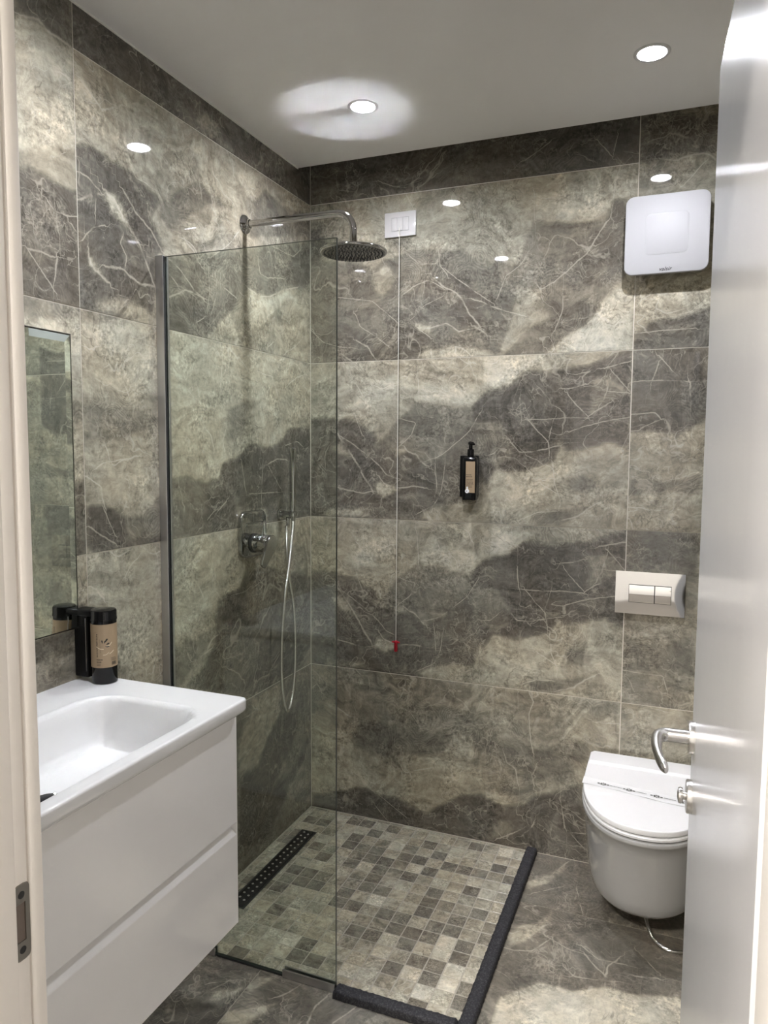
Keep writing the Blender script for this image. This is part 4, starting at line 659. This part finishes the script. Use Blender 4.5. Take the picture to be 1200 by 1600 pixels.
strip('y', -0.9375, -0.006, 0.889, 0.927, 'side_strip'); strip('x', 0.549, 0.8885, -0.9365, -0.899, 'front_strip')
t = thing('linear_drain', 'long black perforated drain cover in the mosaic along the left wall', 'drain', (0.086, -0.44, 0))
b = NB(); L = []
for ins, z in ((0, 0.0005), (0, 0.003), (0.0015, 0.0045)):
    L.append([Vector((0.086+x, -0.438+y, z)) for x, y in rrect(0.052-2*ins, 0.502-2*ins, 0.007, 3)])
rings(b, L); bmesh.ops.recalc_face_normals(b, faces=b.faces); g_ = obj('cover', b, DRAINB, t, True)
b = NB()
for k in range(19):
    for x in (-0.011, 0.011):
        y = -0.203-k*0.0262-(0.010 if x > 0 else 0); 
        if y > -0.684: lathe(b, (0.086+x, y, 0.0043), (0, 0, 1), [(0.0044, 0), (0.0040, 0.0010), (0.0022, 0.0010), (0.0016, 0.0003)], 10)
so = obj('hole_rims', b, STUD, g_, True, 'bright rims of the drain holes'); so['kind'] = 'stuff'
b = NB(); box(b, (0.054, -0.181, 0.0001), (0.118, -0.695, 0.0008)); obj('channel_edge', b, DARKGAP, t)

# ------------------------------------------------------------------ rain shower, valve, hand shower
sy, sz = -0.467, 2.2
hx, hy, hz = 0.39, -0.46, 2.074
t = thing('rain_shower', 'chrome rain shower on a bent wall arm in the corner', 'shower', (0, sy, sz))
b = NB(); lathe(b, (0.0003, sy, sz), (1, 0, 0), [(0.031, 0), (0.031, 0.003), (0.027, 0.008), (0.017, 0.013), (0.0145, 0.016), (0.0145, 0.021)], 36); obj('wall_flange', b, CHROME, t, True)
b = NB(); pts = [(0.012, sy, sz), (0.10, sy, sz), (0.2, sy, sz), (hx-0.055, sy+0.004, sz)]
pts += [(hx-0.055+0.055*math.sin(math.radians(a)), sy+0.005, sz-0.055+0.055*math.cos(math.radians(a))) for a in range(15, 91, 15)]+[(hx, hy, 2.115), (hx, hy, 2.105)]
tube(b, pts, 0.0112, 20); obj('arm', b, CHROME, t, True)
b = NB(); lathe(b, (hx, hy, 2.108), (0, 0, -1), [(0.0125, 0), (0.0138, 0.001), (0.0138, 0.009), (0.011, 0.010), (0.013, 0.013), (0.015, 0.018), (0.018, 0.026)], 24); obj('ball_joint', b, CHROME, t, True)
b = NB(); lathe(b, (hx, hy, hz+0.0085), (0, 0, -1), [(0.003, 0.0), (0.05, 0.0), (0.1020, 0.0), (0.1034, 0.0), (0.1048, 0.0008), (0.1055, 0.003), (0.1048, 0.0065), (0.1025, 0.0085), (0.100, 0.0088)], 64); hp = obj('head_plate', b, CHROME_D, t, True)
b = NB(); lathe(b, (hx, hy, hz-0.0004), (0, 0, -1), [(0.100, 0), (0.0985, 0.0006), (0.003, 0.0006)], 64); obj('spray_face', b, plain('dark spray face', (0.16, 0.16, 0.16), 0.18, 0.9), hp, True, 'dark metal underside')
b = NB()
for k in range(1, 9):
    r = 0.0115*k
    for q in range(int(6*k)):
        a = 2*PI*q/int(6*k)+k*0.35; lathe(b, (hx+r*math.cos(a), hy+r*math.sin(a), hz-0.001), (0, 0, -1), [(0.0022, 0), (0.0014, 0.0024)], 6, False, True)
so = obj('nozzles', b, NOZZLE, hp, False, 'rows of dark spray nozzles'); so['kind'] = 'stuff'

vy, vz = -0.446, 1.176
t = thing('shower_mixer', 'chrome wall mixer with a lever and diverter below the rain shower', 'tap', (0, vy, vz))
b = NB(); plate(b, (0.0003, vy, vz), (0, 1, 0), (0, 0, 1), (1, 0, 0), 0.160, 0.158, 0.036, 0.016, 0.003, 8); obj('cover_plate', b, CHROME, t, True)
b = NB(); box(b, (0.0163, vy-0.052, vz+0.026), (0.0215, vy+0.058, vz+0.040), 0.002); obj('diverter', b, CHROME, t, True, 'chrome diverter bar')
b = NB(); cyl(b, (0.0165, vy-0.004, vz-0.032), (0.022, vy-0.004, vz-0.032), 0.0335, 36); obj('collar', b, DARKGAP, t, True)
b = NB(); cyl(b, (0.022, vy-0.004, vz-0.032), (0.078, vy-0.004, vz-0.032), 0.0310, 40, 0.002); lb = obj('lever_body', b, CHROME, t, True)
b = NB(); L = []
for ins, d in ((0.0015, 0.0785), (0, 0.080), (0, 0.087), (0.0015, 0.0885)):
    ring_ = []
    for k in range(33):
        a = math.radians(-10+200*k/32); ring_.append((math.cos(a)*(0.031-ins), math.sin(a)*(0.031-ins)))
    ring_ += [(-0.0165+ins, -0.082), (-0.010, -0.090+ins), (0.0, -0.0915+ins), (0.010, -0.090+ins), (0.0165-ins, -0.082)]
    L.append([Vector((d, vy-0.004+p*0.766+q*0.643, vz-0.032-p*0.643+q*0.766)) for p, q in ring_])
rings(b, L); bmesh.ops.recalc_face_normals(b, faces=b.faces); obj('lever_paddle', b, plain('satin chrome paddle', (0.40, 0.40, 0.40), 0.16, 1.0, 0.02), lb, True)

hy2 = -0.245
t = thing('hand_shower_holder', 'small round chrome wall outlet holding the hand shower', 'holder', (0, hy2, 1.227))
b = NB(); lathe(b, (0.0003, hy2, 1.227), (1, 0, 0), [(0.0225, 0), (0.0225, 0.004), (0.021, 0.007), (0.013, 0.009)], 32); obj('rose', b, CHROME, t, True)
b = NB(); cyl(b, (0.008, hy2, 1.227), (0.072, hy2-0.006, 1.227), 0.0125, 28, 0.0015); obj('body', b, CHROME, t, True)
wx, wy = 0.064, -0.262
b = NB(); lathe(b, (wx, wy, 1.222), (0, 0, 1), [(0.0138, 0), (0.0150, 0.001), (0.0150, 0.016), (0.0135, 0.018), (0.0128, 0.018), (0.0128, 0.0)], 28, False, False); obj('cradle', b, CHROME, t, True)
b = NB(); cyl(b, (0.035, hy2-0.003, 1.216), (0.035, hy2-0.003, 1.185), 0.0075, 20, 0.001); obj('hose_outlet', b, CHROME, t, True)
t = thing('hand_shower', 'slim chrome stick hand shower with a looped metal hose by the corner', 'hand shower', (wx, wy, 1.2))
b = NB(); lathe(b, (wx, wy, 1.205), (0, 0, 1), [(0.007, 0), (0.0085, 0.006), (0.0100, 0.030), (0.0118, 0.040), (0.0124, 0.06), (0.0124, 0.262), (0.0112, 0.2645), (0.003, 0.265)], 28); wd_ = obj('wand', b, CHROME, t, True)
b = NB()
fdir = Vector((1.36-wx, -2.6-wy, 0)).normalized(); sd_ = Vector((-fdir.y, fdir.x, 0)); fd = (fdir*0.25-sd_*0.97).normalized()
for k in range(9):
    for s in (-0.35, 0, 0.35):
        dd = (fd*math.cos(s)+Vector((-fd.y, fd.x, 0))*math.sin(s)); p = Vector((wx, wy, 1.372+k*0.0095))+dd*0.0120; lathe(b, p, dd, [(0.0016, 0), (0.0011, 0.0022)], 6, False, True)
so = obj('spray_nozzles', b, NOZZLE, wd_); so['kind'] = 'stuff'
HOSE = [(0.04, -0.269, 1.163), (0.05, -0.271, 1.016), (0.055, -0.24, 0.864), (0.052, -0.229, 0.679), (0.05, -0.248, 0.548), (0.05, -0.29, 0.507), (0.05, -0.322, 0.614), (0.052, -0.328, 0.764), (0.058, -0.314, 0.937), (0.062, -0.29, 1.05), (0.064, -0.267, 1.169)]
b = NB(); tube(b, spline([(0.035, hy2-0.003, 1.186)]+HOSE+[(wx, wy, 1.207)], 10), 0.0066, 12)
def ribbed(mat_):
    t_ = mat_.node_tree; p = t_.nodes['Principled BSDF']; g = G(t_); geo = g.n('ShaderNodeNewGeometry'); se = g.n('ShaderNodeSeparateXYZ'); g.put(se.inputs[0], geo.outputs['Position'])
    wv = g.m('SINE', g.m('MULTIPLY', se.outputs[2], 2600.0)); bb = g.n('ShaderNodeBump'); bb.inputs['Strength'].default_value = 0.35; bb.inputs['Distance'].default_value = 0.001
    g.put(bb.inputs['Height'], wv); g.put(p.inputs['Normal'], bb.outputs[0]); return mat_
HOSEM = ribbed(plain('ribbed chrome hose', (0.66, 0.65, 0.62), 0.2, 1.0, 0.02))
obj('hose', b, HOSEM, t, True, 'ribbed metal hose hanging in a long loop')

# ------------------------------------------------------------------ pull switch
t = thing('pull_switch', 'white pull cord switch plate high on the back wall', 'switch', (0.374, 0, 2.29))
b = NB(); plate(b, (0.3735, -0.0003, 2.29), (1, 0, 0), (0, 0, 1), (0, -1, 0), 0.122, 0.0885, 0.003, 0.008, 0.0015, 3); obj('cover_plate', b, SWITCHW, t, True)
for k, x in enumerate((0.3515, 0.3735, 0.3955)):
    b = NB(); plate(b, (x, -0.0078, 2.29), (1, 0, 0), (0, 0, 1), (0, -1, 0), 0.0208, 0.046, 0.0008, 0.0016 if k != 1 else 0.0034, 0.0005, 2); obj('module', b, SWITCHW, t, True)
b = NB()
for x in (0.3405, 0.4065): box(b, (x-0.0004, -0.0083, 2.266), (x+0.0004, -0.0088, 2.314))
for z in (2.266, 2.314): box(b, (0.3405, -0.0083, z-0.0004), (0.4065, -0.0088, z+0.0004))
obj('module_gap', b, plain('gap shade', (0.25, 0.25, 0.25), 0.8), t)
b = NB(); tube(b, [(0.3735, -0.0100, 2.278), (0.3737, -0.0145, 2.27), (0.374, -0.0150, 2.2), (0.373, -0.0150, 1.5), (0.3725, -0.0150, 0.735)], 0.0013, 8); obj('cord', b, CORDW, t, True, 'long thin white cord')
b = NB(); lathe(b, (0.3725, -0.0150, 0.737), (0, 0, -1), [(0.0025, 0), (0.004, 0.002), (0.0085, 0.003), (0.0085, 0.007), (0.0065, 0.010), (0.0068, 0.040), (0.005, 0.043)], 20); box(b, (0.3565, -0.0185, 0.7275), (0.3885, -0.0125, 0.7335), 0.0015); obj('pull_handle', b, RED, t, True, 'red pull handle')

# ------------------------------------------------------------------ ventilation unit
fx, fz, fdp = 1.293, 2.155, 0.050
t = thing('ventilation_unit', 'square white ventilation unit with rounded corners on the back wall', 'ventilator', (fx, 0, fz))
b = NB(); plate(b, (fx, -0.0003, fz), (1, 0, 0), (0, 0, 1), (0, -1, 0), 0.222, 0.216, 0.02, 0.036, 0.002, 6); obj('housing', b, plain('grey housing', (0.30, 0.30, 0.30), 0.5), t, True, 'dark recessed housing')
b = NB(); plate(b, (fx, -0.0365, fz), (1, 0, 0), (0, 0, 1), (0, -1, 0), 0.252, 0.246, 0.026, 0.0135, 0.0025, 8); fc = obj('front_cover', b, PLASTW, t, True)
b = NB(); A = [Vector((fx+x, -0.0502, fz+z)) for x, z in rrect(0.1310, 0.1300, 0.017, 8)]; B = [Vector((fx+x, -0.0502, fz+z)) for x, z in rrect(0.1285, 0.1275, 0.0160, 8)]
va = [b.verts.new(p) for p in A]; vb = [b.verts.new(p) for p in B]
for k in range(len(va)): n = (k+1) % len(va); b.faces.new((va[k], va[n], vb[n], vb[k]))
obj('panel_groove', b, plain('groove shade', (0.40, 0.40, 0.40), 0.7), fc)
b = NB(); plate(b, (fx, -0.0495, fz), (1, 0, 0), (0, 0, 1), (0, -1, 0), 0.1285, 0.1275, 0.016, 0.0012, 0.0005, 8); obj('centre_panel', b, PLASTW, fc, True)
cu = bpy.data.curves.new('logo', 'FONT'); cu.body = 'valsir'; cu.size = 0.0165; cu.align_x = 'CENTER'; cu.shear = 0.3; cu.extrude = 0.0002; cu.offset = 0.0002; cu.space_character = 1.08
tmp = bpy.data.objects.new('logo_curve', cu); COL.objects.link(tmp); bpy.context.view_layer.update()
lm = bpy.data.meshes.new_from_object(tmp.evaluated_get(bpy.context.evaluated_depsgraph_get())); bpy.data.objects.remove(tmp); lm.materials.clear(); lm.materials.append(INK)
lo = bpy.data.objects.new('logo_lettering', lm); COL.objects.link(lo); lo.parent = fc; lo.location = Vector((1.292, -0.0504, 2.0395))-ORIGIN[fc]; lo.rotation_euler = (PI/2, 0, 0); lo['label'] = 'dark slanted logo lettering'

# ------------------------------------------------------------------ flush plate and toilet
t = thing('flush_plate', 'chrome rectangular flush plate with two buttons above the toilet', 'flush plate', (1.281, 0, 0.988))
b = NB(); L = []; NU = 14
for k in range(NU+1):           # slightly pillowed pressed sheet
    v = -1+2*k/NU; row = []
    for q in range(NU+1):
        u = -1+2*q/NU; row.append(b.verts.new((1.2805+0.1105*u, -0.0075-0.0006*(1-u*u)*(1-v*v)-0.0004*math.sin(u*2.1+0.6)*(1-v*v)*(1-u*u), 0.988+0.07225*v)))
    L.append(row)
for k in range(NU):
    for q in range(NU): b.faces.new((L[k][q], L[k][q+1], L[k+1][q+1], L[k+1][q]))
bd = L[0]+[L[k][NU] for k in range(1, NU+1)]+[L[NU][q] for q in range(NU-1, -1, -1)]+[L[k][0] for k in range(NU-1, 0, -1)]
bk = [b.verts.new((v.co.x, -0.0003, v.co.z)) for v in bd]
for q in range(len(bd)): n = (q+1) % len(bd); b.faces.new((bd[q], bk[q], bk[n], bd[n]))
b.faces.new(bk); bmesh.ops.recalc_face_normals(b, faces=b.faces); fp = obj('cover_plate', b, CHROME_W, t, True)
b = NB(); box(b, (1.2135, -0.0080, 0.9555), (1.3485, -0.0103, 1.0165)); obj('button_gap', b, DARKGAP, t)
for a, c in ((1.2150, 1.2945), (1.2975, 1.347)):
    b = NB(); L = []
    for k in range(9):
        z = 0.957+0.058*k/8; d = 0.0104+0.0024*math.sin(PI*k/8); L.append([Vector((a, -0.009, z)), Vector((c, -0.009, z)), Vector((c, -d-0.0008, z)), Vector((a, -d-0.0008, z))])
    rings(b, L); bmesh.ops.recalc_face_normals(b, faces=b.faces); obj('flush_button', b, CHROME_W, t, True, None, 30)

TXC = 1.3
def dring(a, yf, ys, z, n=28, y0=-0.0005, cr=0.004):     # D-shaped plan: back edge at y0, straight sides to ys, elliptic nose to yf
    pts = [(-a+cr, y0), (-a, y0-cr)]
    for k in range(n+1):
        q = PI*k/n; c_, s_ = math.cos(q), math.sin(q); ex = 0.88
        pts.append((-a*math.copysign(abs(c_)**ex, c_), -ys-(yf-ys)*abs(s_)**ex))
    pts += [(a, y0-cr), (a-cr, y0)]
    return [Vector((TXC+x, y, z)) for x, y in pts]
t = thing('toilet', 'white wall hung toilet with closed lid on the back wall', 'toilet', (TXC, -0.25, 0.08))
b = NB(); rings(b, [dring(.10, .31, .12, .079), dring(.135, .375, .15, .083), dring(.155, .405, .16, .095), dring(.167, .425, .17, .115), dring(.173, .437, .17, .15), dring(.181, .465, .18, .24), dring(.188, .490, .18, .32), dring(.1925, .507, .18, .360), dring(.1962, .516, .18, .366), dring(.1972, .518, .18, .372), dring(.1962, .5165, .18, .378), dring(.191, .511, .18, .380)])
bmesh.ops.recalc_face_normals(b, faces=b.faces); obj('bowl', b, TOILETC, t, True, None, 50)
b = NB(); rings(b, [dring(.188, .507, .18, .3802, y0=-.05), dring(.188, .507, .18, .3840, y0=-.05)]); bmesh.ops.recalc_face_normals(b, faces=b.faces); obj('seat_gap', b, DARKGAP, t)
b = NB(); rings(b, [dring(.1925, .513, .18, .3841, y0=-.05), dring(.194, .515, .18, .386, y0=-.05), dring(.194, .515, .18, .392, y0=-.05), dring(.192, .512, .18, .3940, y0=-.05)]); bmesh.ops.recalc_face_normals(b, faces=b.faces); obj('seat', b, SEATW, t, True)
b = NB(); rings(b, [dring(.187, .505, .18, .3941, y0=-.05), dring(.187, .505, .18, .3978, y0=-.05)]); bmesh.ops.recalc_face_normals(b, faces=b.faces); obj('lid_gap', b, DARKGAP, t)
def lidz(y, base): return base+(0.007 if y > -0.105 else 0.007*max(0, 1-(-0.105-y)/0.012) if y > -0.117 else -0.002*min(1, (-0.117-y)/0.3))
b = NB(); NL = 26; lo_ = dring(.1915, .5105, .19, .3979, 40, -0.022, 0.012)
L = [lo_, [p+Z3*0.0035 for p in dring(.193, .5125, .19, .3979, 40, -0.022, 0.012)]]
for ins, zz in ((0.0, 0.4125), (0.0012, 0.4155), (0.004, 0.4170)):
    rg = dring(.193-ins, .5125-ins, .19, 0.4, 40, -0.022-ins*0.3, 0.012); L.append([Vector((p.x, p.y, lidz(p.y, zz))) for p in rg])
vsL = rings(b, L, True, False)
last = vsL[-1]; half = len(last)//2       # stitch the top in strips from left to right side so it can bend at the hinge step
i, j = 0, len(last)-1
while j-i > 2: b.faces.new((last[i], last[i+1], last[j-1], last[j])) ; i += 1; j -= 1
if j-i == 2: b.faces.new((last[i], last[i+1], last[j]))
for q in [1]*0: pass
ysplit = [-0.10, -0.105, -0.109, -0.113, -0.117, -0.122]
for ycut in ysplit:
    bmesh.ops.bisect_plane(b, geom=list(b.verts)+list(b.edges)+list(b.faces), plane_co=(0, ycut, 0), plane_no=(0, 1, 0), dist=1e-6)
for v in b.verts:
    if v.co.z > 0.4160 and abs(v.co.x-TXC) < 0.1895: v.co.z = lidz(v.co.y, 0.4170)
    elif v.co.z > 0.409: pass
bmesh.ops.recalc_face_normals(b, faces=b.faces); obj('lid', b, SEATW, t, True, None, 25)
# paper hygiene band lying across the lid
t = thing('paper_band', 'printed white paper band lying across the closed toilet lid', 'paper band', (TXC, -0.27, 0.417))
def bz(y): return lidz(y, 0.4170)+0.0009
b = NB(); n = 30; A_, B_ = [], []
for k in range(n+1):
    x = 1.108+(1.492-1.108)*k/n; yy = -0.228-0.030*(x-1.108)/0.2; wv = 0.0006*math.sin(k*0.9)
    ya_, yb_ = yy, yy-0.052+0.004*math.sin(k*.25)
    A_.append(b.verts.new((x, ya_, bz(ya_)+wv+0.0004))); B_.append(b.verts.new((x, yb_, bz(yb_)+wv+0.0010)))
for k in range(n): b.faces.new((A_[k], A_[k+1], B_[k+1], B_[k]))
r_ = bmesh.ops.extrude_face_region(b, geom=list(b.faces)); bmesh.ops.translate(b, verts=[v for v in r_['geom'] if isinstance(v, bmesh.types.BMVert)], vec=(0, 0, -0.0006))
bmesh.ops.recalc_face_normals(b, faces=b.faces); pb = obj('paper', b, PAPER, t)
b = NB(); rr = random.Random(11)
def bp(x, dy): return Vector((x, -0.228-0.030*(x-1.108)/0.2-0.030+dy, bz(-0.27)+0.0021))
for ox in (1.172, 1.250, 1.330, 1.410):
    for k in range(8):
        a = PI*k/4; rx, ry = 0.0115, 0.0105; c0 = bp(ox, 0); d = Vector((math.cos(a)*rx, math.sin(a)*ry, 0)); s = Vector((-math.sin(a), math.cos(a), 0))*0.0022
        b.faces.new([b.verts.new(c0+q) for q in (d*0.25, d*0.6+s, d, d*0.6-s)])
    for s1 in (-1, 1):
        c0 = bp(ox+s1*0.0145, 0); b.faces.new([b.verts.new(c0+Vector((0.004*math.cos(q*PI/4), 0.003*math.sin(q*PI/4), 0))) for q in range(8)])
for a0, a1 in ((1.192, 1.228), (1.272, 1.302), (1.352, 1.385), (1.43, 1.462)):
    x = a0
    while x < a1:
        s = rr.uniform(0.001, 0.003); h = rr.uniform(0.0012, 0.0026); b.faces.new([b.verts.new(bp(x, -0.001)), b.verts.new(bp(x+s, -0.001)), b.verts.new(bp(x+s+0.0004, h)), b.verts.new(bp(x+0.0004, h))]); x += s+0.0011
bmesh.ops.recalc_face_normals(b, faces=b.faces); obj('band_print', b, INK, pb, False, 'rosettes and a line of tiny script')
t = thing('supply_hose', 'thin braided metal hose curving onto the floor under the toilet', 'hose', (1.34, -0.3, 0))
b = NB(); tube(b, spline([(1.285, -0.12, 0.070), (1.300, -0.24, 0.055), (1.318, -0.335, 0.035), (1.340, -0.375, 0.014), (1.385, -0.395, 0.0065), (1.44, -0.372, 0.0065), (1.52, -0.25, 0.007), (1.56, -0.03, 0.03)], 8), 0.0058, 12); obj('braid', b, HOSEM, t, True)
